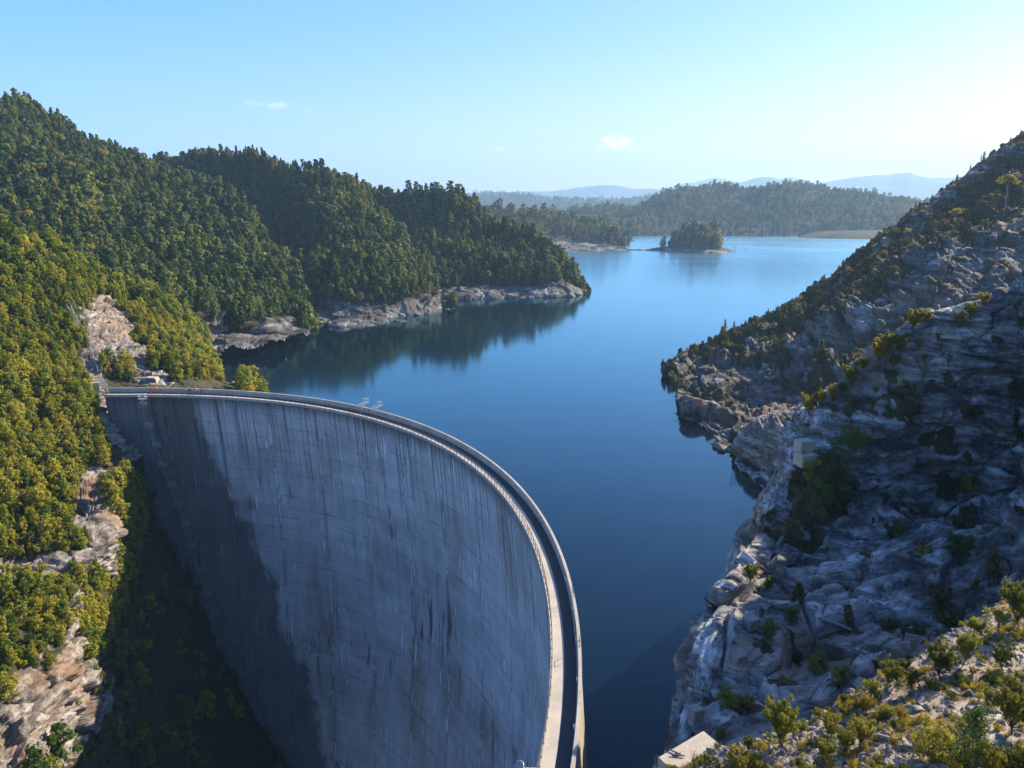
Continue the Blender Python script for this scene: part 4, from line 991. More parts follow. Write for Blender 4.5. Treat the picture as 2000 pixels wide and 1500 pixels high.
# --- kinds
HILL = [p_round(1, 9, 6.0, 24, 0.46).one('forest_tree', M['bark'], M['leaf_hill']), p_round(2, 9, 5.6, 26, 0.45, 15).one('forest_tree', M['bark'], M['leaf_hill']), p_cone(3).one('forest_tree', M['bark'], M['leaf_hill']),
        p_round(4, 10.5, 5.4, 26, 0.46, 16).one('forest_tree', M['bark'], M['leaf_hill']), p_round(5, 11, 4.2).one('forest_tree', M['bark'], M['leaf_hill']), p_round(6, 8, 6.4, 24, 0.46, 16).one('forest_tree', M['bark'], M['leaf_hill']),
        p_gum(7, 13, 5.5, 24, 0.42, 14, 0.35).one('forest_tree', M['bark_pale'], M['leaf_hill'])]
BUSH = [p_bush(11).one('bush', M['bark'], M['leaf_scrub']), p_bush(12, 3.0, 2.3, 34, 0.13, 14).one('bush', M['bark'], M['leaf_scrub']), p_bush(13, 2.3, 2.9, 34, 0.13, 15).one('bush', M['bark'], M['leaf_scrub']),
        p_cone(14, 3.8, 1.7, 26, 0.13, 18, 0.1).one('bush', M['bark'], M['leaf_scrub']), p_round(15, 3.9, 2.3, 30, 0.15, 16, 0.15).one('bush', M['bark'], M['leaf_scrub'])]
BUSH += [p_round(19, 5.2, 2.8, 34, 0.15, 18, 0.12).one('bush', M['bark'], M['leaf_scrub']), p_gum(20, 5.5, 3.0, 40, 0.14, 14, 0.3, 0.8).one('bush', M['bark'], M['leaf_scrub'])]
HEATH = [p_bush(21, 1.5, 1.7, 30, 0.09, 12).one('heath_shrub', M['bark'], M['leaf_heath']), p_bush(22, 1.9, 1.4, 30, 0.09, 12).one('heath_shrub', M['bark'], M['leaf_heath']),
         p_cone(23, 2.0, 1.1, 22, 0.085, 16, 0.1).one('heath_shrub', M['bark'], M['leaf_heath']), p_bush(24, 1.2, 1.9, 30, 0.09, 12).one('heath_shrub', M['bark'], M['leaf_heath'])]
GUM = [p_gum(31).one('gum_tree', M['bark_pale'], M['leaf_far']), p_gum(32, 25, 8).one('gum_tree', M['bark_pale'], M['leaf_far']), p_gum(33, 20, 10).one('gum_tree', M['bark_pale'], M['leaf_far']), p_gum(34, 23, 9, 24, 0.6, 14, 0.4).one('gum_tree', M['bark_pale'], M['leaf_far'])]
DEAD = [wood_mesh(p_dead(41 + k), 'dead_tree', M['dead_wood']) for k in range(5)]

# --- the wooded left bank
def forest_label(px, py):
    if px < 600 and py > 190 + 0.62 * px: return 'dark green tree low on the big wooded hill behind the near left slope', 'trees low on the big wooded hill'
    if px < 400 + 0.55 * (py - 290): return 'dark green tree high on the big wooded hill rising to the left skyline', 'trees high on the big wooded hill'
    if px < 740: return 'dark tree on the second wooded spur with the shaded gully face', 'trees on the second spur'
    return 'dark green tree on the wooded promontory spur ending in the pale cliff', 'trees on the promontory'
for key, dn, own in (('h2', 1 / 7.5, 200), ('h3', 1 / 7.5, 80), ('h4', 1 / 7.5, 20)):
    L = LOFTS[key]; dens = np.clip(L['veg'], 0, 1) ** 2 * (L['r'] > 0.35) * ((L['px'] > -140) & (L['px'] < 2100))
    n = min(int(area(L, dens) * dn), 17000)
    grow('forest_tree', HILL, L, n, dens, 100 + ord(key[1]), 0.36, 1.02, own, forest_label, 'tree', None, ph=10.0, stuff_name='forest_trees')
# --- scrub of the near left slope and gorge
def bush_label(px, py):
    if py > 1050: return 'olive green bush clinging to the ledges of the left gorge wall', 'bushes on the ledges of the left gorge wall'
    if py > 760: return 'yellow-green bush on the sunlit slope below the left end of the dam', 'bushes below the left end of the dam'
    if px > 215: return 'yellow-green bush on the slope between the bare rock scar and the lake', 'bushes between the rock scar and the lake'
    return 'yellow-green bush on the sunlit slope left of the steel stairs', 'bushes left of the steel stairs'
L = LOFTS['near']; dens = np.clip(L['veg'], 0, 1) ** 1.5 * (L['r'] > 0.5) * ((L['px'] > -200) & (L['py'] < 1700)) * (L['r'] < 9.5)
shade = (L['r'] > 4) & (L['px'] > 300); dens = dens * np.where(shade, 0.05, 1.0) * np.where((L['r'] > 4) & (L['px'] > np.interp(L['py'], [880, 1000, 1180, 1330, 1500], [285, 285, 250, 165, 90])), 0.05, 1.0)
dens = dens * np.where((L['px'] > 210) & (L['py'] > 742) & (L['r'] < 5.5) & (L['px'] < 470), 0.0, 1.0)
n = min(int(area(L, dens) / 1.2), 20000)
grow('bush', BUSH, L, n, dens, 131, 0.32, 1.15, 300, bush_label, 'bush', None, ph=2.8, stuff_name='scrub')
# --- dark growth in the shaded gorge
DARKB = [p_bush(17, 2.4, 2.6, 34, 0.13, 13).one('bush', M['bark'], M['leaf_hill']), p_round(18, 3.6, 2.4, 28, 0.15, 14, 0.15).one('bush', M['bark'], M['leaf_hill'])]
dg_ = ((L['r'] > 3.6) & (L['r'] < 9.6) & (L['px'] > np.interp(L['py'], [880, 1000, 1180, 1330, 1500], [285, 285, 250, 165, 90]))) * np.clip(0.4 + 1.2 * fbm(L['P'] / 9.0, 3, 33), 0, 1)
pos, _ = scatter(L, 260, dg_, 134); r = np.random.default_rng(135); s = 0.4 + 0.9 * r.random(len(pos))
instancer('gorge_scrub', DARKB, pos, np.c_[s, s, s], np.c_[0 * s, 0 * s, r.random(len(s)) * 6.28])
# --- heath of the right bank
def heath_label(px, py): return 'small olive heath shrub on the steep shaded slope of the far right bank', 'heath shrubs on the far right slope'
L = LOFTS['g']; dens = np.clip(L['veg'], 0, 1) * (L['r'] > 0.6) * (L['px'] < 2250) * (0.25 + 0.75 * (L['r'] < 2.6))
n = min(int(area(L, dens) / 2.2), 9000)
grow('heath_shrub', HEATH, L, n, dens, 141, 0.6, 1.5, 150, heath_label, 'shrub', None, ph=1.8, stuff_name='heath')
L = LOFTS['t']; dens = np.clip(L['veg'] - 0.35, 0, 1) * (L['px'] < 2250) * (L['px'] > 1400) * (L['r'] > 2.3)
grow('heath_shrub', HEATH, L, 150, dens, 142, 0.35, 0.95, 90, lambda px, py: ('dark little shrub rooted in the cracks of the shaded rock spur', 'shrubs in the cracks of the rock spur'), 'shrub', None, ph=1.8, stuff_name='heath')
# --- far gum forest, peninsula, island
def gum_label(px, py):
    if px > 1285: return 'small gum tree of the clump on the low island', 'gum trees on the island'
    return 'grey-green gum tree on the wooded peninsula behind the promontory', 'gum trees on the peninsula'
L = LOFTS['island']; dens = ((L['r'] > 0.5) & (L['r'] < 2.0) & (L['px'] > 1290) & (L['px'] < 1406)) * 1.0
ISLE = [p_round(35, 15, 10, 30, 0.6, 18, 0.1).one('gum_tree', M['bark'], M['leaf_far']), p_round(36, 18, 9, 30, 0.6, 18, 0.12).one('gum_tree', M['bark'], M['leaf_far']), GUM[3]]
grow('gum_tree', ISLE, L, 190, dens, 151, 0.48, 0.95, 80, gum_label, 'tree', None, ph=20, stuff_name='gum_trees')
L = LOFTS['peninsula']; dens = ((L['r'] > 0.4) & (L['r'] < 2.35) & (L['px'] < 1232)) * 1.0
grow('gum_tree', ISLE + GUM[:2], L, 1200, dens, 152, 0.5, 0.95, 150, gum_label, 'tree', None, ph=20, stuff_name='gum_trees')
L = LOFTS['far_forest_hill']; dens = ((L['r'] > 0.7) & (L['r'] < 4.0)) * 1.0
grow('gum_tree', GUM, L, 10000, dens, 153, 0.5, 0.95, 90, lambda px, py: ('hazy gum tree on the forested hill across the far water', 'gum trees on the far hill'), 'tree', None, ph=20, stuff_name='gum_forest')
L = LOFTS['far_hill']; dens = (L['r'] > 0.7) * 1.0
grow('gum_tree', ISLE + GUM[:2], L, 12000, dens, 154, 0.6, 1.1, 0, '', 'tree', None, ph=20, stuff_name='gum_forest')
# dead trees standing in the shallows
r = np.random.default_rng(9); xs = np.sort(np.r_[r.uniform(1215, 1330, 26), r.uniform(1330, 1600, 52), r.uniform(1600, 1680, 6)])
for x in xs:
    p = W(x, 461.5 + r.random() * 1.2 if x < 1600 else 465); o = link('dead_tree', DEAD[int(r.integers(5))], None, p, (0, 0, r.random() * 6.28)); s = 0.75 + 0.6 * r.random(); o.scale = (s * 1.35, s * 1.35, s)
    tag(o, 'bare pale dead tree standing in the shallows below the far forested hill', 'dead tree', 'drowned dead trees along the far shore')

# --- placed plants
def ground_at(px, py, key):
    L = LOFTS[key]; d = (L['px'] - px) ** 2 + (L['py'] - py) ** 2
    zc = L['P'][..., 1] * CP - (L['P'][..., 2] - H) * SP
    m = d < max(d.min() * 4, 30.0); i = np.argmin(np.where(m, zc, 1e9)); return L['P'].reshape(-1, 3)[i].copy()
def m_per_px(p): return (p[1] * CP - (p[2] - H) * SP) / F
PROTO = {}
def shrub(kind, px, py, hpx, key, label, wide=1.0, name='shrub', cat='shrub', rz=None, group=None):
    p = ground_at(px, py, key); k = m_per_px(p) * hpx
    if kind not in PROTO:
        mk, mat, h0 = KINDS[kind]; P = mk(); PROTO[kind] = (P.two(*mat), h0) if P.lv else ((wood_mesh(P, 'trunk', mat[0]), None), h0)
    (tm, cm), h0 = PROTO[kind]; s = k / h0
    o = empty(name, tuple(p - np.array([0, 0, 0.04])), label, cat, group, random.random() * 6.28 if rz is None else rz); o.scale = (s * wide, s * wide, s)
    link('trunk', tm, o)
    if cm: link('crown', cm, o)
    return o
KINDS = {
 'olive': (lambda: p_teatree(201, 2.0, 1.35, 12, 10, 90, 0.017, 0.36), (M['bark'], M['leaf_fore']), 2.0),
 'olive2': (lambda: p_teatree(202, 2.0, 1.1, 9, 9, 80, 0.017, 0.42), (M['bark'], M['leaf_fore']), 2.0),
 'slim': (lambda: p_teatree(203, 2.0, 0.65, 7, 10, 80, 0.016, 0.25), (M['bark'], M['leaf_fore']), 2.0),
 'top': (lambda: p_teatree(204, 2.0, 0.9, 7, 6, 110, 0.017, 0.66), (M['bark'], M['leaf_fore']), 2.0),
 'gold': (lambda: p_teatree(205, 2.0, 1.7, 13, 9, 90, 0.018, 0.28), (M['bark'], M['leaf_gold']), 2.0),
 'golds': (lambda: p_teatree(206, 2.0, 1.9, 12, 7, 80, 0.024, 0.15), (M['bark'], M['leaf_gold']), 2.0),
 'low': (lambda: p_bush(207, 1.0, 1.5, 220, 0.022, 18), (M['bark'], M['leaf_fore']), 1.0),
 'lime': (lambda: p_bush(208, 1.0, 1.0, 220, 0.022, 14), (M['bark'], M['leaf_pine']), 1.0),
 'pine': (lambda: p_cone(209, 2.0, 1.1, 90, 0.020, 26, 0.15), (M['bark'], M['leaf_pine']), 2.0),
 'pinetree': (lambda: p_gum(210, 8.0, 4.0, 80, 0.085, 16, 0.3, 0.6), (M['bark'], M['leaf_pine']), 8.0),
 'spiky': (lambda: p_spiky(211), (M['bark'], M['leaf_gold']), 0.8),
 'bare': (lambda: p_bare(212), (M['bark'],), 2.0),
 'umbrella': (lambda: p_gum(213, 11.0, 6.5, 90, 0.20, 10, 0.72, 0.45), (M['bark_pale'], M['leaf_gold']), 11.0),
 'spire': (lambda: p_cone(214, 3.0, 0.7, 40, 0.06, 18, 0.1), (M['bark'], M['leaf_heath']), 3.0),
 'ridge': (lambda: p_teatree(215, 2.0, 1.5, 10, 7, 40, 0.04, 0.2), (M['bark'], M['leaf_gold']), 2.0),
 'ridge2': (lambda: p_teatree(216, 2.0, 1.1, 9, 7, 40, 0.04, 0.3), (M['bark'], M['leaf_fore']), 2.0),
 'dark': (lambda: p_bush(217, 2.0, 2.0, 90, 0.055, 16), (M['bark'], M['leaf_hill']), 2.0),
}
FORE = [
 ('olive', 1525, 1455, 117, 'tall full olive shrub at the edge of the foreground slope, nearest the water'), ('olive2', 1459, 1466, 48, 'round bright green shrub just right of the concrete slab'),
 ('top', 1372, 1512, 62, 'thin half-bare shrub standing in front of the concrete slab'), ('bare', 1352, 1500, 62, 'leafless grey shrub rising against the concrete slab'),
 ('golds', 1402, 1522, 50, 'low golden bush below the concrete slab'), ('gold', 1440, 1512, 66, 'rusty gold shrub right of the low golden bush'),
 ('olive2', 1643, 1374, 34, 'little pale shrub alone on the foreground rim, third of the way along'), ('gold', 1686, 1386, 50, 'small gold-tipped shrub leaning on a slim green one'),
 ('slim', 1703, 1366, 66, 'slim upright green shrub on the foreground rim'), ('olive', 1738, 1338, 74, 'broad clump of olive shrub in the middle of the rim'),
 ('top', 1755, 1330, 66, 'shrub with a tufted green top behind the broad olive clump'), ('slim', 1782, 1345, 66, 'brown thin shrub at the right of the broad olive clump'),
 ('low', 1725, 1396, 34, 'low spreading tussock-like bush below the broad olive clump'), ('olive2', 1595, 1391, 36, 'thin small shrub between two white rocks on the rim'),
 ('lime', 1568, 1402, 28, 'small bright green bush right of the tall olive shrub'), ('gold', 1620, 1432, 54, 'yellow-green shrub with bare lower stems on the rubble'),
 ('olive', 1680, 1455, 80, 'many-stemmed shrub amid pale rubble, middle of the foreground'), ('top', 1602, 1502, 92, 'tall thin shrub with a tufted crown on the rubble'),
 ('olive2', 1652, 1472, 74, 'shrub leaning toward the many-stemmed one on the rubble'), ('olive', 1833, 1325, 100, 'big dark olive shrub with rusty top on the rim'),
 ('olive2', 1882, 1296, 86, 'green-topped shrub right of the big rusty one'), ('top', 1900, 1262, 76, 'small tuft-topped shrub on a bare stem high on the rim'),
 ('top', 1945, 1238, 70, 'bright yellow-green shrub on bare stems near the right edge of the rim'), ('olive', 1988, 1225, 118, 'tall shrub cut by the right edge, highest on the foreground slope'),
 ('olive', 1952, 1308, 70, 'rounded grey-green shrub on the boulders at right'), ('gold', 1982, 1432, 140, 'large golden shrub filling the right edge'),
 ('pine', 1890, 1502, 165, 'blue-green young pine among the shrubs at lower right'), ('low', 1836, 1478, 74, 'dense dull green bush at the foot of the young pine'),
 ('olive', 1932, 1512, 80, 'green bush right of the young pine at the bottom edge'), ('lime', 1874, 1326, 28, 'small lime green plant among dark boulders'),
 ('golds', 1896, 1312, 22, 'tiny yellow plant right of the lime green one'), ('gold', 1760, 1402, 34, 'straggly yellow shrub below the rim on white rocks'),
 ('olive2', 1745, 1462, 40, 'small twiggy shrub over the pale log'), ('low', 1770, 1506, 28, 'little bush at the bottom edge between white boulders'),
 ('gold', 1864, 1508, 34, 'small ochre bush at the bottom edge left of the green bush'), ('spiky', 1668, 1494, 36, 'spiky yellow tussock on the rubble at the bottom'),
 ('slim', 1277, 1508, 30, 'small green sprig left of the concrete slab'), ('gold', 1812, 1342, 34, 'pale gold low shrub under the big rusty one'),
 ('olive2', 1930, 1370, 44, 'small grey shrub left of the large golden one'), ('low', 1985, 1500, 60, 'dark green bush in the bottom right corner'),
 ('pine', 1925, 1400, 70, 'bluish feathery shrub behind the young pine'), ('olive2', 1560, 1500, 34, 'dry little shrub below the tall olive shrub'),
 ('gold', 1715, 1490, 30, 'low dry bush between the tussock and the bottom edge'), ('olive', 1470, 1505, 52, 'brownish shrub right of the rusty gold one'),
]
for kd, px, py, hp, lb in FORE: shrub(kd, px, py, hp * 0.88, 'f', lb, 1.0, name='young_pine' if kd == 'pine' else 'grass_tussock' if kd == 'spiky' else 'shrub', cat='young pine' if 'young pine' in lb[:26] else 'tussock' if kd == 'spiky' else 'shrub')
SPUR = [
 ('ridge', 1578, 806, 46, 'yellow shrub at the lower end of the row along the rock spur'), ('ridge2', 1600, 792, 40, 'olive shrub second in the row along the spur'),
 ('spire', 1594, 790, 60, 'thin green spire above the lower spur shrubs'), ('ridge', 1622, 778, 34, 'yellow-brown shrub third along the spur crest'), ('ridge2', 1642, 768, 30, 'low olive shrub beside the gully mouth'),
 ('ridge', 1658, 752, 46, 'rusty shrub with a thin leader on the spur crest'), ('ridge2', 1682, 730, 34, 'pale green shrub above the rusty one'), ('ridge', 1716, 706, 52, 'tall yellow shrub at the left of the spur thicket'),
 ('ridge2', 1735, 694, 54, 'olive shrub in the middle of the spur thicket'), ('ridge', 1752, 690, 40, 'brown shrub at the right of the spur thicket'), ('ridge2', 1745, 716, 34, 'small shrub at the foot of the spur thicket'),
 ('ridge', 1784, 650, 46, 'shrub with a spire top above the ledge slab'), ('ridge', 1812, 632, 26, 'low yellow shrub right of the spire-topped one'), ('ridge', 1790, 680, 22, 'orange-tinged low shrub left of the ledge slab'),
 ('ridge2', 1826, 672, 26, 'low grey-green shrub touching the ledge slab'), ('ridge2', 1868, 640, 40, 'dark shrub below the golden one on the spur'), ('ridge2', 1888, 630, 40, 'grey shrub right of the dark one on the spur'),
 ('ridge', 1920, 594, 30, 'round golden bush on top of the spur'), ('dark', 1992, 642, 32, 'dark round bush at the right edge on the spur'), ('ridge2', 1664, 796, 26, 'small brown shrub on the bright rock band'),
 ('ridge2', 1705, 768, 20, 'tiny shrub in the middle of the bright rock band'), ('ridge', 1728, 800, 18, 'tiny yellow shrub on the edge of the dark face'), ('ridge2', 1766, 754, 20, 'tiny grey shrub at the lip of the dark face'),
 ('ridge2', 1800, 706, 22, 'small green shrub above the lip of the dark face'), ('ridge', 1850, 706, 14, 'tiny yellow tuft under the ledge slab'),
 ('pinetree', 1652, 950, 118, 'tall loose green tree growing from the ledge below the concrete steps'), ('pinetree', 1628, 930, 84, 'shorter green tree left of the tall one on the ledge'),
 ('lime', 1612, 945, 62, 'green bush right of the yellow bush on the ledge'), ('golds', 1578, 955, 76, 'bright yellow-green bush in front of the concrete steps'), ('gold', 1664, 892, 60, 'yellow shrub right of the tall ledge tree'),
 ('dark', 1600, 985, 60, 'dark hanging bush below the yellow-green one'), ('dark', 1640, 990, 60, 'dark bush in shade below the ledge trees'), ('ridge2', 1470, 1140, 48, 'olive bush perched on the cliff edge over the water'),
 ('dark', 1502, 1142, 26, 'pale-topped bush right of the perched olive bush'), ('dark', 1545, 1212, 36, 'dark bush in the shaded rock basin'), ('bare', 1610, 1212, 50, 'leafless grey bush in the shaded rock basin'),
 ('dark', 1500, 1240, 40, 'dark bush by the broken concrete block on the cliff'), ('dark', 1595, 1312, 50, 'black-green bush low in the shaded basin'), ('dark', 1640, 1330, 44, 'dark bush just behind the foreground rim'),
 ('dark', 1845, 968, 50, 'wide dark bush under the overhang at right'), ('dark', 1885, 960, 40, 'smaller dark bush right of the wide one'), ('dark', 1752, 1042, 34, 'upright dark bush in a cleft'), ('dark', 1872, 1086, 56, 'tall dark bush in the upper basin'),
 ('dark', 1420, 1375, 44, 'dark plant hanging in the crack near the slab'), ('dark', 1405, 1440, 26, 'dark tuft behind the concrete slab'),
]
for kd, px, py, hp, lb in SPUR: shrub(kd, px, py, hp, 't', lb, name='tree' if kd == 'pinetree' else 'shrub', cat='tree' if kd == 'pinetree' else 'shrub')
for kd, px, py, hp, lb in [('umbrella', 1958, 412, 74, 'flat-crowned yellow gum tree standing alone high on the right slope'), ('umbrella', 1863, 440, 38, 'smaller yellow-topped gum tree below the flat-crowned one'), ('umbrella', 1768, 468, 26, 'little yellow tree on the far right slope, lowest of the three'),
 ('spire', 1412, 640, 34, 'spiky green clump on the skyline near the tip of the right bank'), ('spire', 1420, 638, 26, 'second green spire beside the spiky clump on the skyline'), ('umbrella', 1982, 322, 26, 'yellow-topped tree on the grey slab near the right skyline')]:
    shrub(kd, px, py, hp, 'g', lb, name='gum_tree' if kd == 'umbrella' else 'shrub', cat='tree' if kd == 'umbrella' else 'shrub')
r = np.random.default_rng(77)
for x in np.r_[r.uniform(1430, 1900, 18), r.uniform(1900, 1995, 8)]:
    y = np.interp(x, [1286, 1340, 1400, 1440, 1500, 1600, 1660, 1720, 1780, 1850, 1900, 1950, 2000], [716, 691, 657, 632, 604, 546, 501, 451, 407, 358, 322, 291, 255])
    shrub('spire', x, y + 3, r.uniform(8, 19), 'g', 'thin dark spire of a shrub on the skyline of the right bank', group='spires along the right skyline')
GOLD = [(52, 452, 46), (8, 446, 34), (190, 478, 44), (182, 505, 34), (150, 345, 30), (125, 330, 34), (60, 362, 44), (85, 352, 36), (210, 330, 40), (195, 440, 40), (270, 470, 30), (583, 425, 26), (145, 420, 50), (215, 395, 40)]
for k, (x, y, hp) in enumerate(GOLD):
    shrub('umbrella', x, y, hp, 'h2' if not (x > 500) else 'h3', 'golden-topped gum tree standing out of the dark forest on the left hills', name='gum_tree', cat='tree', group='golden gum trees on the left hills')

# dry grass and herbs between the stones
L = LOFTS['f']; dens = ((L['px'] > 1300) & (L['py'] < 1620) & (L['r'] > 1.7) & (L['r'] < 4.6)) * np.clip(L['veg'], 0.1, 1)
pos, _ = scatter(L, 3200, dens, 66); r = np.random.default_rng(67); s = 0.18 + 0.5 * r.random(len(pos)) ** 2
instancer('ground_herbs', [p_spiky(230, 0.6, 40).one('tuft', M['bark'], M['leaf_gold']), p_bush(231, 0.6, 0.7, 60, 0.02, 9).one('herb', M['bark'], M['leaf_fore']), p_bush(232, 0.5, 0.8, 60, 0.02, 9).one('herb', M['bark'], M['leaf_gold'])], pos, np.c_[s, s, s], np.c_[0 * s, 0 * s, r.random(len(s)) * 6.28])

# ------------------------------------------------------------------ stones, concrete, steel, people
def stone_mesh(seed, name='boulder', mat=None, sub=3, flat=0.7, cuts=11):
    r = np.random.default_rng(seed); bm = bmesh.new(); bmesh.ops.create_icosphere(bm, subdivisions=sub, radius=1.0)
    V = np.array([v.co[:] for v in bm.verts]); Fc = np.array([[v.index for v in f.verts] for f in bm.faces]); bm.free()
    for k in range(cuts):
        n = r.normal(size=3); n /= np.linalg.norm(n); d = 0.45 + 0.4 * r.random(); e = V @ n - d; V = V - np.clip(e, 0, None)[:, None] * n
    V = V * np.array([1.0, 0.6 + 0.5 * r.random(), flat * (0.6 + 0.5 * r.random())]); V = V + (0.05 * fbm(V * 2.2 + seed, 3, seed))[:, None] * V
    return make_mesh(name, V, Fc, [mat], False)
M['stone'] = rock_mat('loose_stone', [(0.09, 0.07, 0.05), (0.22, 0.18, 0.14), (0.38, 0.34, 0.29), (0.56, 0.53, 0.49)], (0.2, 0.1, 0.4), 3.0, warm=((0.40, 0.28, 0.18), 0.55))
STONES = [stone_mesh(300 + k, 'boulder', M['stone']) for k in range(7)]
L = LOFTS['f']
dens = ((L['px'] > 1330) & (L['py'] < 1600) & (L['r'] > 1.6) & (L['r'] < 4.6)) * np.clip(0.5 + 1.5 * fbm(L['P'] / 3.0, 3, 88), 0.25, 1)
pos, _ = scatter(L, 7000, dens, 61); r = np.random.default_rng(62); n = len(pos)
s = 0.05 + 0.24 * r.random(n) ** 2.6
instancer('rubble', [stone_mesh(320 + k, 'stone', M['stone'], 2) for k in range(6)], pos, np.c_[s, s, s], r.random((n, 3)) * np.array([0.5, 0.5, 6.28]))
pos, _ = scatter(L, 70, dens * (L['px'] < 1990), 63); k = 0
BPX = [(1800, 1385, .75), (1776, 1372, .5), (1842, 1330, .6), (1820, 1400, .45), (1716, 1420, .45), (1700, 1408, .5), (1790, 1440, .6), (1810, 1462, .8), (1775, 1455, .5), (1480, 1482, .35), (1500, 1474, .3), (1545, 1462, .4), (1530, 1485, .35), (1900, 1340, .55), (1925, 1328, .5), (1870, 1352, .6), (1690, 1480, .4), (1740, 1420, .4),
       (1760, 1480, .5), (1855, 1380, .45), (1640, 1405, .35), (1610, 1405, .3), (1580, 1442, .35), (1630, 1465, .4), (1705, 1450, .45), (1960, 1330, .7), (1985, 1260, .8), (1940, 1255, .8), (1965, 1245, .6), (1885, 1430, .5)]
for x, y, s in BPX:
    p = ground_at(x, y, 'f'); o = link('boulder', STONES[k % 7], None, tuple(p - np.array([0, 0, 0.1 * s])), (0.2 * math.sin(k), 0.2 * math.cos(k * 2), k * 1.7)); s *= 0.62; o.scale = (s, s, s * 0.9); k += 1
    w = 'left end' if x < 1600 else 'middle' if x < 1780 else 'right end'
    tag(o, 'pale angular boulder lying in the rubble at the %s of the foreground slope' % w, 'boulder', 'boulders at the %s of the foreground slope' % w)

M['block'] = plain_mat('shaded_block', (0.22, 0.215, 0.20), 0.9, var=0.3, scale=5, bump=0.6)  # darker copy of the pad concrete, with shade put into its colour
def cbox(name, px, py, key, size, rz, label, lift=0.0, mat='concrete_pad', tilt=(0, 0), cat='concrete block'):
    p = ground_at(px, py, key); bm = bmesh.new(); bmesh.ops.create_cube(bm, size=1.0); bmesh.ops.scale(bm, verts=bm.verts[:], vec=size)
    bmesh.ops.bevel(bm, geom=bm.edges[:], offset=min(size) * 0.05, segments=2, affect='EDGES')
    me = bpy.data.meshes.new(name); bm.to_mesh(me); bm.free(); me.materials.append(M[mat])
    o = link(name, me, None, (p[0], p[1], p[2] + lift), (tilt[0], tilt[1], rz)); tag(o, label, cat); return o
# big slab on the lip of the foreground
zs = 35.2
A, B, C = [np.array(W(x, y, zs)) for x, y in ((1284, 1479), (1374, 1426), (1422, 1466))]; D = A + C - B
top = np.array([A, B, C, D]); dn = top - np.array([0, 0, 2.6])
bm = bmesh.new(); vs = [bm.verts.new(p) for p in np.vstack([top, dn])]
for f in ([0, 1, 2, 3], [7, 6, 5, 4], [0, 4, 5, 1], [1, 5, 6, 2], [2, 6, 7, 3], [3, 7, 4, 0]): bm.faces.new([vs[i] for i in f])
bmesh.ops.recalc_face_normals(bm, faces=bm.faces[:]); bmesh.ops.bevel(bm, geom=bm.edges[:], offset=0.04, segments=2, affect='EDGES')
me = bpy.data.meshes.new('concrete_slab'); bm.to_mesh(me); bm.free(); me.materials.append(M['concrete_pad'])
tag(link('concrete_slab', me), 'big sunlit concrete slab at the lip of the foreground, above the dark water', 'concrete slab')
q = np.array(W(1322, 1474, zs + 0.02)); b = MB(); b.bar(q + [-.28, .25, .05], q + [.12, -.02, .05], .07); b.bar(q + [-.25, -.05, .05], q + [.3, -.12, .05], .06); b.box(q + [0.02, 0, .02], (.34, .12, .03), .2)
tag(b.build('steel_bracket', M['dark_steel']), 'dark rusty steel bars bolted on the big concrete slab', 'steel bracket')
cbox('concrete_block', 1465, 1222, 't', (1.05, 0.9, 0.9), 0.5, 'square grey concrete block on the cliff edge, farthest of the three', 0.25, 'block')
cbox('concrete_block', 1440, 1290, 't', (0.8, 0.8, 0.7), 0.3, 'tilted concrete block on pale rock, middle of the three on the cliff edge', 0.2, 'block', tilt=(0.2, 0.1))
cbox('concrete_block', 1354, 1402, 't', (0.75, 0.7, 1.3), 0.4, 'upright concrete block on the cliff edge nearest the big slab', 0.2, 'block')
cbox('concrete_block', 1404, 1362, 't', (0.9, 0.8, 0.5), 0.1, 'low shaded concrete block half sunk in the rock', 0.1, 'block')
cbox('concrete_step', 1566, 880, 't', (1.9, 1.5, 1.5), 0.25, 'upper of two sunlit concrete steps at the end of the rock spur', 0.9, cat='concrete step')
cbox('concrete_step', 1568, 905, 't', (2.3, 1.8, 1.5), 0.25, 'lower and wider of two sunlit concrete steps at the end of the rock spur', 0.5, cat='concrete step')
cbox('concrete_ledge', 1850, 662, 't', (2.2, 1.4, 0.35), -0.3, 'thin flat slab jutting from the rock spur below the shrubs', 0.5, cat='ledge slab')
p = ground_at(1612, 815, 't'); st = empty('survey_stand', tuple(p), 'small pale four-legged stand on the bright rock of the spur', 'stand')
b = MB(); b.box((0, 0, 1.12), (0.62, 0.62, 0.12)); b.build('stand_top', M['white_steel'], st)
for sx in (-1, 1):
    for sy in (-1, 1): MB().bar((sx * .24, sy * .24, -0.2), (sx * .24, sy * .24, 1.06), 0.06).build('leg', M['white_steel'], st)
for (x0, y0, x1, y1, key, rad, lb) in [(1690, 1441, 1752, 1446, 'f', 0.10, 'pale bleached log lying across the foreground rubble'), (1598, 1210, 1662, 1228, 't', 0.16, 'long pale drift log in the shaded rock basin')]:
    a, c = ground_at(x0, y0, key), ground_at(x1, y1, key); up = np.array([0, 0, rad * 0.8]); mid = (a + c) / 2 + up + [0, 0.1, 0.05]
    b = MB(); b.tube([a + up, mid, c + up], [rad, rad * 0.85, rad * 0.6], 8); tag(b.build('log', M['dead_wood'], smooth=True), lb, 'log')
p = ground_at(1436, 880, 'o'); b = MB()
for dx in (-.5, .5): b.bar(p + [dx - .5, -1, .2], p + [dx - 1.4, -2.2, 3.2], .12)
for k in range(7): t = k / 6; b.bar(p + [-1.0 - .9 * t, -1 - 1.2 * t, .2 + 3 * t], p + [0 - .9 * t, -1 - 1.2 * t, .2 + 3 * t], .08)
tag(b.build('ladder', M['timber']), 'short dark ladder at the waterline of the rock outcrop', 'ladder')

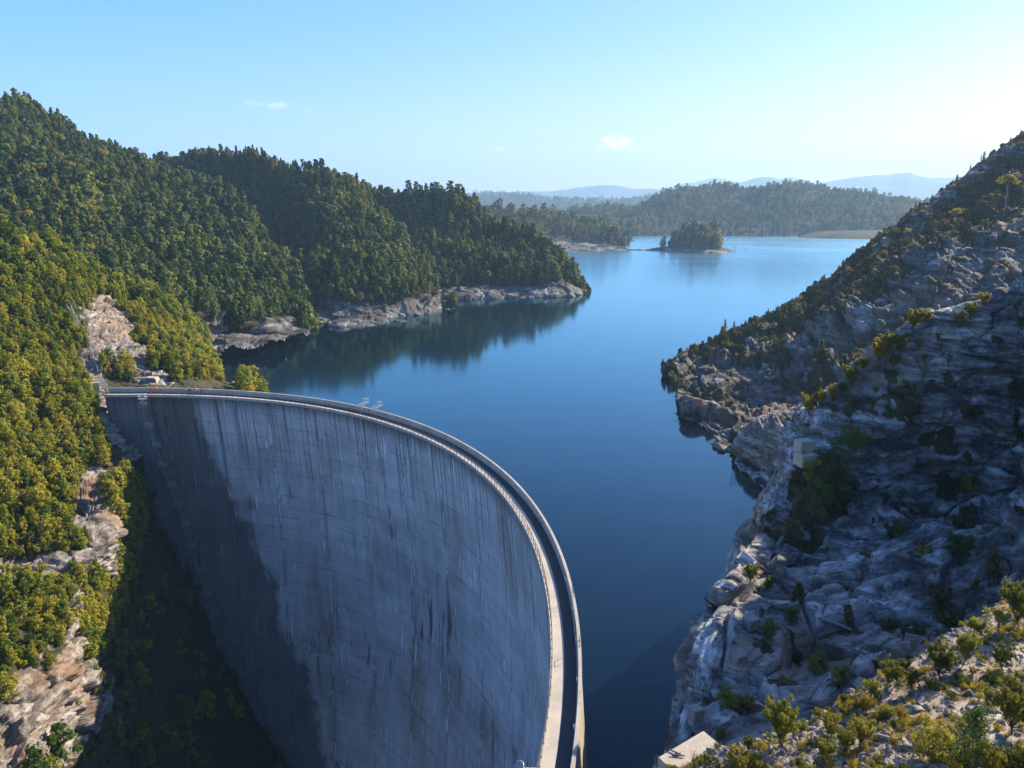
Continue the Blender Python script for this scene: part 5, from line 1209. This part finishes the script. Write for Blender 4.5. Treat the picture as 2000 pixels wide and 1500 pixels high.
# dam fittings
FV = (np.stack([np.c_[off(fo(h)), np.full(len(CQ), ZD - 0.45 - h)] for h in hh])); FPX, FPY = proj(FV)
def face_at(px, py, o=0.0):
    d = (FPX - px) ** 2 + (FPY - py) ** 2; i = np.unravel_index(np.argmin(d), d.shape); p = FV[i].copy(); p[:2] += CN[i[1]] * o; return p, CN[i[1]]
M['rib'] = concrete_plain('rib_concrete', (0.20, 0.17, 0.15), True)
line = [(281, 772), (285, 792), (296, 828), (309, 868), (322, 906), (336, 945), (350, 985), (363, 1022), (378, 1065), (392, 1105), (408, 1150), (424, 1195)]
pts = [face_at(x, y, 1.2) for x, y in line]
lf = [face_at(x - 3, y, 0.12)[0] for x, y in line]; rt = [face_at(x + 13, y, 0.12)[0] for x, y in line]; nn = np.array([pts[0][1][0], pts[0][1][1], 0]) * 0.7
V = np.concatenate([lf, rt, np.array(rt) + nn, np.array(lf) + nn]); k = len(line); ff = []
for i in range(k - 1):
    for a in range(4): c = (a + 1) % 4; ff.append([a * k + i, a * k + i + 1, c * k + i + 1, c * k + i])
dpart('abutment_rib', V, np.array(ff), M['rib'], smooth=False)
ast = empty('access_stair', tuple(pts[0][0]), 'chain of steel ladders and caged landings running down beside the left abutment', 'access stair'); ao = np.array(ast.location)
T0 = np.array([pts[0][1][1], -pts[0][1][0], 0.0]); T0 = -T0 if T0[0] < 0 else T0; N0 = np.array([pts[0][1][0], pts[0][1][1], 0.0])
for i in range(k):
    c = pts[i][0] - ao + T0 * 0.5 + N0 * 0.5; b = MB(); q = [c + T0 * sx * 0.75 + N0 * sy * 0.45 for sx in (-1, 1) for sy in (-1, 1)]
    b.box(c, (1.6, 1.0, 0.06), math.atan2(T0[1], T0[0]))
    for z in (0.55, 1.1):
        for a, d_ in ((0, 1), (1, 3), (3, 2), (2, 0)): b.bar(q[a] + [0, 0, z], q[d_] + [0, 0, z], 0.11)
    for a in q: b.bar(a, a + np.array([0, 0, 1.1]), 0.12)
    b.build('landing', M['steel'], ast)
    if i < k - 1:
        e = pts[i + 1][0] - ao + T0 * 0.5 + N0 * 0.5; b = MB(); t0 = c - T0 * 0.2; t1 = e - T0 * 0.2 + np.array([0, 0, 0.1])
        for sx in (-.3, .3): b.bar(t0 + T0 * sx, t1 + T0 * sx, 0.10)
        for j in range(1, 14): u = t0 + (t1 - t0) * j / 14; b.bar(u - T0 * .3, u + T0 * .3, 0.035)
        b.build('ladder_flight', M['steel'], ast)

def davit(s, label):
    p, a, i = crest_at(s, PW + 0.35, ZD); o = empty('davit_frame', tuple(p), label, 'davit frame', None, a); b = MB()
    for y in (-0.5, 0.5): b.bar((0.5, y, 0), (0.35, y, 1.75), 0.07); b.bar((0.35, y, 1.75), (-1.9, y * 0.8, 1.95), 0.08); b.bar((0.45, y, 0.9), (-0.55, y, 1.85), 0.06)
    b.build('arm', M['white_steel'], o); b = MB(); b.bar((0.35, -.5, 1.75), (0.35, .5, 1.75), 0.07); b.bar((-1.9, -.4, 1.95), (-1.9, .4, 1.95), 0.07)
    for y in (-.4, .4): b.bar((-1.9, y, 1.95), (-1.9, y, 2.65), 0.06); b.bar((-1.9, y, 2.65), (-1.1, y, 2.6), 0.06); b.bar((-1.1, y, 2.6), (-1.1, y, 1.9), 0.06)
    b.bar((-1.9, -.4, 2.65), (-1.9, .4, 2.65), 0.06); b.bar((-1.1, -.4, 2.6), (-1.1, .4, 2.6), 0.06); b.build('basket', M['white_steel'], o)
CPX, CPY = proj(np.c_[CQ, np.full(len(CQ), ZP)])
def s_at(px, py): return float(CS[int(np.argmin((CPX - px) ** 2 + (CPY - py) ** 2))])
davit(s_at(712, 793), 'white steel davit frame over the parapet, nearer the left end of the two'); davit(s_at(737, 799), 'white steel davit frame over the parapet, right one of the two')
for (x, y, lb) in [(1122, 1160, 'thin steel hoop on the parapet, farther of the two, shadow on the walkway'), (1134, 1258, 'thin steel hoop on the parapet, nearer of the two, shadow on the walkway')]:
    p, a, i = crest_at(s_at(x, y), PW * 0.5, ZP); o = empty('hoop', tuple(p), lb, 'steel hoop', None, a); b = MB()
    b.bar((0, -.42, 0), (0, -.42, .72), .05); b.bar((0, .42, 0), (0, .42, .72), .05); b.bar((0, -.42, .72), (0, .42, .72), .05); b.build('hoop_frame', M['dark_steel'], o)
    b = MB(); b.box((0, -.42, .01), (.16, .16, .02)); b.box((0, .42, .01), (.16, .16, .02)); b.build('base_plate', M['dark_steel'], o)
M['red'] = plain_mat('red_paint', (0.55, 0.06, 0.03), 0.5, var=0.15); M['white_paint'] = plain_mat('white_paint', (0.75, 0.74, 0.70), 0.5, var=0.08)
for (x, y, lb) in [(1107, 1122, 'red and white lifebuoy hung inside the parapet, farther of the two'), (1127, 1216, 'red and white lifebuoy hung inside the parapet, nearer of the two')]:
    p, a, i = crest_at(s_at(x, y), PW + 0.07, ZP - 0.5); o = empty('lifebuoy', tuple(p), lb, 'lifebuoy', None, a); t = np.linspace(0, 2 * math.pi, 25)
    for nm, mt, sl in (('ring', 'red', slice(0, 13)), ('ring', 'white_paint', slice(12, 25))): b = MB(); b.tube(np.c_[0 * t[sl], 0.32 * np.cos(t[sl]), 0.32 * np.sin(t[sl])], 0.07, 8); b.build(nm, M[mt], o, True)
p, a, i = crest_at(s_at(1124, 1493), DW + 0.1, ZD); o = empty('floodlight', tuple(p), 'round mesh-fronted floodlight on a pale bracket off the walkway edge', 'floodlight', None, a)
b = MB(); b.box((0.15, 0, 0.15), (0.5, 0.35, 0.3)); b.box((0.7, 0, 0.22), (0.8, 0.16, 0.12)); b.build('bracket', M['white_steel'], o)
ax = Matrix.Rotation(R(-32), 3, 'X') @ Matrix.Rotation(R(25), 3, 'Y')
V = []; t = np.linspace(0, 2 * math.pi, 29)[:-1]
for rr, z in ((0.0, -0.26), (0.26, -0.24), (0.42, 0.0), (0.45, 0.03), (0.42, 0.05)): V.append(np.c_[rr * np.cos(t), rr * np.sin(t), np.full(28, z)])
V = np.concatenate(V) @ np.array(ax).T + np.array([1.32, 0, 0.32]); link('lamp_head', make_mesh('lamp_head', V, grid_faces(5, 28, True), [M['steel']], True), o)
b = MB()
for q in np.linspace(-.38, .38, 12):
    h = math.sqrt(.42 ** 2 - q * q)
    for u, v_ in (((q, -h, .05), (q, h, .05)), ((-h, q, .055), (h, q, .055))): b.bar(np.array(ax) @ np.array(u) + [1.32, 0, .32], np.array(ax) @ np.array(v_) + [1.32, 0, .32], .022)
b.build('mesh_front', M['white_steel'], o); V = np.c_[.41 * np.cos(t), .41 * np.sin(t), np.full(28, .02)]; V = np.vstack([V, [[0, 0, .02]]]) @ np.array(ax).T + np.array([1.32, 0, .32])
link('lens', make_mesh('lens', V, np.array([[j, (j + 1) % 28, 28] for j in range(28)]), [M['steel']], False), o)

# stairs and walls on the left slope
def stair(px0, py0, px1, py1, label, w=0.9):
    a, c = ground_at(px0, py0, 'near') + [0, -.6, .8], ground_at(px1, py1, 'near') + [0, -.6, .8]; o = empty('steel_stair', tuple(c), label, 'steel stair'); a = a - c; c = c * 0
    d = a - c; h = np.array([d[1], -d[0], 0]); h = h / (np.linalg.norm(h) + 1e-6) * w / 2
    if np.linalg.norm(d[:2]) < .5: h = np.array([w / 2, 0, 0])
    for sg in (-1, 1):
        b = MB(); b.bar(c + h * sg, a + h * sg, 0.14); b.build('stringer', M['steel'], o)
        b = MB(); b.bar(c + h * sg + [0, 0, 1.0], a + h * sg + [0, 0, 1.0], 0.07); b.bar(c + h * sg + [0, 0, .5], a + h * sg + [0, 0, .5], 0.05)
        for k in range(6): u = c + d * k / 5 + h * sg; b.bar(u, u + np.array([0, 0, 1.0]), 0.06)
        b.build('handrail', M['steel'], o)
    n = max(6, int(np.linalg.norm(d) / 0.3)); b = MB()
    for k in range(n): u = c + d * (k + .5) / n; b.bar(u - h, u + h, 0.06)
    b.build('treads', M['steel'], o)
stair(139, 598, 154, 630, 'upper flight of the steel stairs climbing the scrubby slope above the dam'); stair(153, 634, 168, 650, 'short middle flight of the steel stairs by the top of the rock scar'); stair(184, 676, 203, 730, 'long lower flight of the steel stairs beside the rock scar')
stair(200, 742, 214, 760, 'last short flight of the steel stairs down to the dam')
def pbox(name, p, size, rz, label, mat='parapet', cat='concrete wall'):
    b = MB(); b.box((0, 0, size[2] / 2), size); return tag(b.build(name, M[mat], loc=tuple(p), rz=rz), label, cat)
p = np.array(U(192, 790, 165)); pbox('retaining_wall', p, (1.6, 1.2, 5.5), 0.5, 'narrow pale concrete wall standing left of the dam end', 'white_steel' if False else 'parapet')
p = np.array(U(187, 806, 162)); o = empty('access_platform', tuple(p), 'small railed platform on the rock below the narrow pale wall', 'platform'); b = MB(); b.box((0, 0, 0), (3.4, 1.6, .15)); b.build('platform_deck', M['timber'], o); b = MB()
for x in (-1.6, -.5, .6, 1.6): b.bar((x, -.7, 0), (x, -.7, 1.0), .07)
b.bar((-1.6, -.7, 1.0), (1.6, -.7, 1.0), .07); b.bar((-1.6, -.7, .5), (1.6, -.7, .5), .05); b.build('guard_rail', M['white_steel'], o)
p = np.array(U(288, 758, 176.5)); o = empty('tunnel_portal', tuple(p), 'sunlit concrete tunnel portal with a dark opening behind the left end of the dam', 'tunnel portal', None, -0.15)
b = MB(); b.box((-1.2, 0, 1.3), (2.6, .5, 2.9)); b.build('portal_wall', M['deck'], o); b = MB(); b.box((1.5, 0.9, 1.2), (2.6, .3, 2.6)); b.build('opening_shade_panel', M['dark_steel'], o); b = MB(); b.box((1.5, 0.2, 2.75), (2.8, 1.6, .4)); b.box((2.95, 0.2, 1.2), (.35, 1.6, 2.7)); b.build('portal_frame', M['deck'], o)  # solid dark panel stands in for the shade inside the portal
a, c = ground_at(184, 1098, 'near'), ground_at(206, 1086, 'near'); o = empty('handrail', tuple(a), 'short white handrail in front of the cave in the left gorge wall', 'handrail'); b = MB(); d = c - a + np.array([0, -.3, 0])
for k in range(4): u = d * k / 3 + np.array([0, -.6, 0]); b.bar(u, u + np.array([0, 0, 1.3]), .08)
b.build('post', M['white_steel'], o); b = MB()
for z in (.65, 1.3): b.bar(np.array([0, -.6, z]), d + np.array([0, -.6, z]), .07)
b.build('rail', M['white_steel'], o)
for (x, y, h, lb) in [(428, 655, 9, 'tall bare pole of a dead tree in the cove, left of three'), (436, 650, 7, 'bare dead pole in the cove, middle of three'), (441, 660, 10, 'thin dead pole with a fork in the cove, right of three')]:
    p = W(x, y); o = link('dead_tree', DEAD[x % 5], None, p); o.scale = (.5, .5, h / 22 * 1.0); tag(o, lb, 'dead tree')
for (x, y, h, lb) in [(1435, 492, 10, 'short dead trunk standing in water off the tip of the island'), (1457, 490, 4, 'low dead stump in the water right of the island'), (1163, 488, 9, 'dead trunk at the waterline of the peninsula'), (1242, 466, 14, 'bare dead trunk in the gap between peninsula and island')]:
    p = W(x, y); o = link('dead_tree', DEAD[(x * 7) % 5], None, p); o.scale = (1.1, 1.1, h / 22); tag(o, lb, 'dead tree')

# people on the walkway
M['skin'] = plain_mat('skin', (0.45, 0.27, 0.19), 0.6, var=0.1); M['hair'] = plain_mat('dark_hair', (0.03, 0.022, 0.018), 0.7, var=0.3)
def person(px, py, shirt, trousers, rz, pose, label, hat=None, group=None):
    s = s_at(px, py); p, a, i = crest_at(s, 1.75 + 0.4 * math.sin(px), ZD)
    J = {'pel': (0, 0, .95), 'che': (0, .0, 1.30), 'nek': (0, 0, 1.48), 'hd0': (0, .02, 1.58), 'hd': (0, .03, 1.68)}
    bend = pose.get('lean', 0.0)
    for k in ('che', 'nek', 'hd0', 'hd'): x, y, z = J[k]; J[k] = (x, y + bend * (z - .95), z - .12 * bend * (z - .95))
    st = pose.get('step', .06)
    for sg, nm in ((-1, 'l'), (1, 'r')):
        f = st * sg; J['hip' + nm] = (.10 * sg, 0, .90); J['kn' + nm] = (.11 * sg, f * .6 + .03, .49); J['an' + nm] = (.11 * sg, f - .02, .08); J['to' + nm] = (.13 * sg, f + .15, .035)
        J['sh' + nm] = (.18 * sg, J['nek'][1] - .01, J['nek'][2] - .05); up = pose.get('arm' + nm, 0.1)
        J['el' + nm] = (.25 * sg, J['sh' + nm][1] + .18 * up, J['sh' + nm][2] - .29 + .06 * up); J['ha' + nm] = (.22 * sg, J['el' + nm][1] + .24 * up + .02, J['el' + nm][2] - .25 + .28 * up)
        J['fi' + nm] = (.21 * sg, J['ha' + nm][1] + .08 * up + .01, J['ha' + nm][2] - .12 + .12 * up)
    rad = dict(pel=.15, che=.15, nek=.065, hd0=.085, hd=.10); E_ = [('pel', 'che'), ('che', 'nek'), ('nek', 'hd0'), ('hd0', 'hd')]
    for nm in 'lr':
        rad.update({'hip' + nm: .095, 'kn' + nm: .062, 'an' + nm: .045, 'to' + nm: .04, 'sh' + nm: .065, 'el' + nm: .045, 'ha' + nm: .033, 'fi' + nm: .025})
        E_ += [('pel', 'hip' + nm), ('hip' + nm, 'kn' + nm), ('kn' + nm, 'an' + nm), ('an' + nm, 'to' + nm), ('nek', 'sh' + nm), ('sh' + nm, 'el' + nm), ('el' + nm, 'ha' + nm), ('ha' + nm, 'fi' + nm)]
    ks = list(J); me = bpy.data.meshes.new('person'); me.from_pydata([J[k_] for k_ in ks], [(ks.index(x), ks.index(y)) for x, y in E_], [])
    ob = bpy.data.objects.new('person', me); COL.objects.link(ob); sk = ob.modifiers.new('s', 'SKIN')
    if not me.skin_vertices: bpy.context.view_layer.objects.active = ob
    sv = me.skin_vertices[0].data if me.skin_vertices else None
    if sv is None: me.attributes.new
    for j, k_ in enumerate(ks): sv[j].radius = (rad[k_], rad[k_] * (0.8 if k_ in ('che', 'pel') else 1)); sv[j].use_root = k_ == 'pel'
    ob.modifiers.new('d', 'SUBSURF').levels = 1
    dg = bpy.context.evaluated_depsgraph_get(); m2 = bpy.data.meshes.new_from_object(ob.evaluated_get(dg)); bpy.data.objects.remove(ob)
    m2.name = 'person'; m2.materials.clear(); neck = J['nek'][2] + .03; hz_ = J['hal'][2] + .02
    for mt in (M['skin'], shirt, trousers): m2.materials.append(mt)
    for f in m2.polygons:
        c = f.center; f.use_smooth = True
        f.material_index = 0 if c.z > neck and abs(c.x) < .13 else 2 if c.z < .93 and abs(c.x) < .2 else 0 if abs(c.x) > .19 and min((c - Vector(J['hal'])).length, (c - Vector(J['har'])).length, (c - Vector(J['fil'])).length, (c - Vector(J['fir'])).length) < .1 else 1
    ob = link('person', m2, None, tuple(p), (0, 0, a + rz)); tag(ob, label, 'person', group)
    hx, hy, hzz = J['hd']; V = []; t = np.linspace(0, 2 * math.pi, 13)[:-1]
    for rr, z in ((.112, -.05), (.122, .0), (.115, .05), (.08, .10), (.0, .125)): V.append(np.c_[rr * np.cos(t) * .9 + hx, rr * np.sin(t) + hy - .02, np.full(12, z + hzz + .01)])
    link('hat' if hat else 'hair', make_mesh('hair', np.concatenate(V), grid_faces(5, 12, True), [hat or M['hair']], True), ob)
def cloth(n, c): return plain_mat(n, c, 0.8, var=0.15)
CL = dict(red=cloth('red_jacket', (.50, .05, .03)), orange=cloth('orange_jacket', (.60, .14, .04)), white=cloth('white_shirt', (.65, .63, .60)), navy=cloth('navy_jacket', (.02, .03, .07)), blue=cloth('blue_jeans', (.06, .10, .20)), black=cloth('black_cloth', (.02, .02, .022)), grey=cloth('grey_fleece', (.25, .26, .28)))
person(299, 761, CL['red'], CL['black'], 0.1, dict(lean=.25, arml=.9, armr=.9), 'person in a red jacket leaning on the railing at the left end of the walkway')
person(304, 761, CL['orange'], CL['orange'], 2.6, dict(step=.12), 'person all in orange standing with the red-jacketed group')
person(308, 762, CL['red'], CL['red'], -2.4, dict(armr=.8), 'person in red jacket and red trousers beside the one in orange')
person(312, 762, CL['orange'], CL['blue'], 0.5, dict(lean=.15, arml=.7), 'person in orange jacket and jeans at the right of the red group', hat=CL['white'])
person(377, 765, CL['black'], CL['black'], 0.2, dict(lean=.3, armr=.9, arml=.9), 'person in black with a pale cap leaning on the railing', hat=CL['white'])
person(383, 766, CL['grey'], CL['blue'], 1.8, dict(step=.14), 'person in grey fleece and jeans walking along the dam')
person(388, 766, CL['white'], CL['blue'], -1.4, dict(armr=.6), 'person in a white shirt facing the walker in grey')
person(393, 767, CL['red'], CL['navy'], 0.3, dict(lean=.2, arml=.8), 'person in red top and navy trousers at the railing')
person(399, 768, CL['navy'], CL['black'], -.4, dict(lean=.25, armr=.9), 'person in navy at the right end of the second group')

# ------------------------------------------------------------------ sky, sun, air, camera
SUN_AZ, SUN_EL = 56.0, 31.0
w = bpy.data.worlds.new('World'); SC.world = w; w.use_nodes = True
nt = w.node_tree; nt.nodes.clear(); g = NT(nt)
sky = g.n('ShaderNodeTexSky', sky_type='NISHITA'); sky.sun_disc = False
sky.sun_elevation = R(SUN_EL); sky.sun_rotation = R(SUN_AZ); sky.altitude = 0; sky.air_density = 1.0; sky.dust_density = 0.6; sky.ozone_density = 2.0
bg = g.n('ShaderNodeBackground'); bg.inputs['Strength'].default_value = 0.10
out = g.n('ShaderNodeOutputWorld')
gen = g.n('ShaderNodeTexCoord').outputs['Generated']
def vdot(v):
    nd = g.n('ShaderNodeVectorMath', operation='DOT_PRODUCT'); g.l(gen, nd.inputs[0]); nd.inputs[1].default_value = v; return nd.outputs['Value']
sd = (math.sin(R(SUN_AZ)) * math.cos(R(SUN_EL)), math.cos(R(SUN_AZ)) * math.cos(R(SUN_EL)), math.sin(R(SUN_EL)))
tw = g.ramp(vdot(sd), [(0.10, (0.39, 0.80, 1.32)), (0.95, (0.52, 0.57, 0.93))])
hz_ = g.ramp(vdot((0, 0, 1)), [(0.0, (1.85, 0.95, 0.95)), (0.22, (1.0, 1.0, 1.0))])
tint = g.mix(1.0, sky.outputs[0], g.mix(1.0, tw, hz_, 'MULTIPLY'), 'MULTIPLY'); # three faint wisps of cloud low over the far range
tc = g.n('ShaderNodeTexCoord').outputs['Generated']
col = tint
for (px, py, rx, ry, st) in [(1210, 279, .026, .010, .9), (540, 206, .013, .0055, .28), (492, 203, .012, .004, .2), (600, 216, .008, .007, .15), (978, 292, .008, .003, .3), (1190, 272, .014, .006, .7)]:
    dv = Vector(U(px, py, 1000.0)) - Vector((0, 0, H)); dv.normalize()
    rt = Vector((dv.y, -dv.x, 0)).normalized(); upv = rt.cross(dv)
    def dot(v):
        nd = g.n('ShaderNodeVectorMath', operation='DOT_PRODUCT'); g.l(tc, nd.inputs[0]); nd.inputs[1].default_value = v; return nd.outputs['Value']
    x = g.math('DIVIDE', dot(rt), rx); y = g.math('DIVIDE', dot(upv), ry)
    rr = g.math('SQRT', g.math('ADD', g.math('MULTIPLY', x, x), g.math('MULTIPLY', y, y)))
    nz = g.noise(tc, 130.0, 6, 0.7)
    fac = g.math('SUBTRACT', 1.0, g.math('ADD', rr, g.math('MULTIPLY', g.math('SUBTRACT', nz, 0.5), 4.5)), clamp=True)
    fac = g.math('MULTIPLY', g.math('MULTIPLY', fac, st), g.math('GREATER_THAN', dot(dv), 0.9))
    col = g.mix(fac, col, (9.0, 8.6, 8.4))
g.l(col, bg.inputs['Color']); g.l(bg.outputs[0], out.inputs[0])
sl = bpy.data.lights.new('sun', 'SUN'); sl.energy = 5.0; sl.angle = R(0.53); sl.color = (1.0, 0.86, 0.64)
so = bpy.data.objects.new('sun', sl); COL.objects.link(so); so.location = (300, 250, 400)
d = Vector((math.sin(R(SUN_AZ)) * math.cos(R(SUN_EL)), math.cos(R(SUN_AZ)) * math.cos(R(SUN_EL)), math.sin(R(SUN_EL))))
so.rotation_euler = (-d).to_track_quat('-Z', 'Y').to_euler()

m, nt2, mo = new_mat('haze'); g = NT(nt2)
pv = g.n('ShaderNodeVolumePrincipled'); pv.inputs['Color'].default_value = (0.42, 0.66, 0.90, 1)
pv.inputs['Density'].default_value = 1.3e-4; pv.inputs['Anisotropy'].default_value = 0.2
g.l(pv.outputs[0], mo.inputs['Volume'])
hz = MB(); hz.box((0, 6500, 320), (26000, 16000, 960)); ho = hz.build('haze', m); ho['kind'] = 'stuff'

cam = bpy.data.cameras.new('camera'); co = bpy.data.objects.new('camera', cam); COL.objects.link(co)
cam.sensor_fit = 'HORIZONTAL'; cam.sensor_width = 36.0; cam.lens = F / 2000 * 36.0
cam.clip_start = 0.2; cam.clip_end = 60000
co.location = (0, 0, H); co.rotation_euler = (math.pi / 2 - PITCH, 0, 0)
SC.camera = co
vs = SC.view_settings
vs.view_transform = 'Standard'; vs.look = 'None'; vs.gamma = 1.0; vs.exposure = 1.25; vs.use_curve_mapping = False
SC.cycles.use_denoising = True
SC.cycles.max_bounces = 8; SC.cycles.diffuse_bounces = 3; SC.cycles.glossy_bounces = 3; SC.cycles.transmission_bounces = 3; SC.cycles.transparent_max_bounces = 8; SC.cycles.volume_bounces = 1
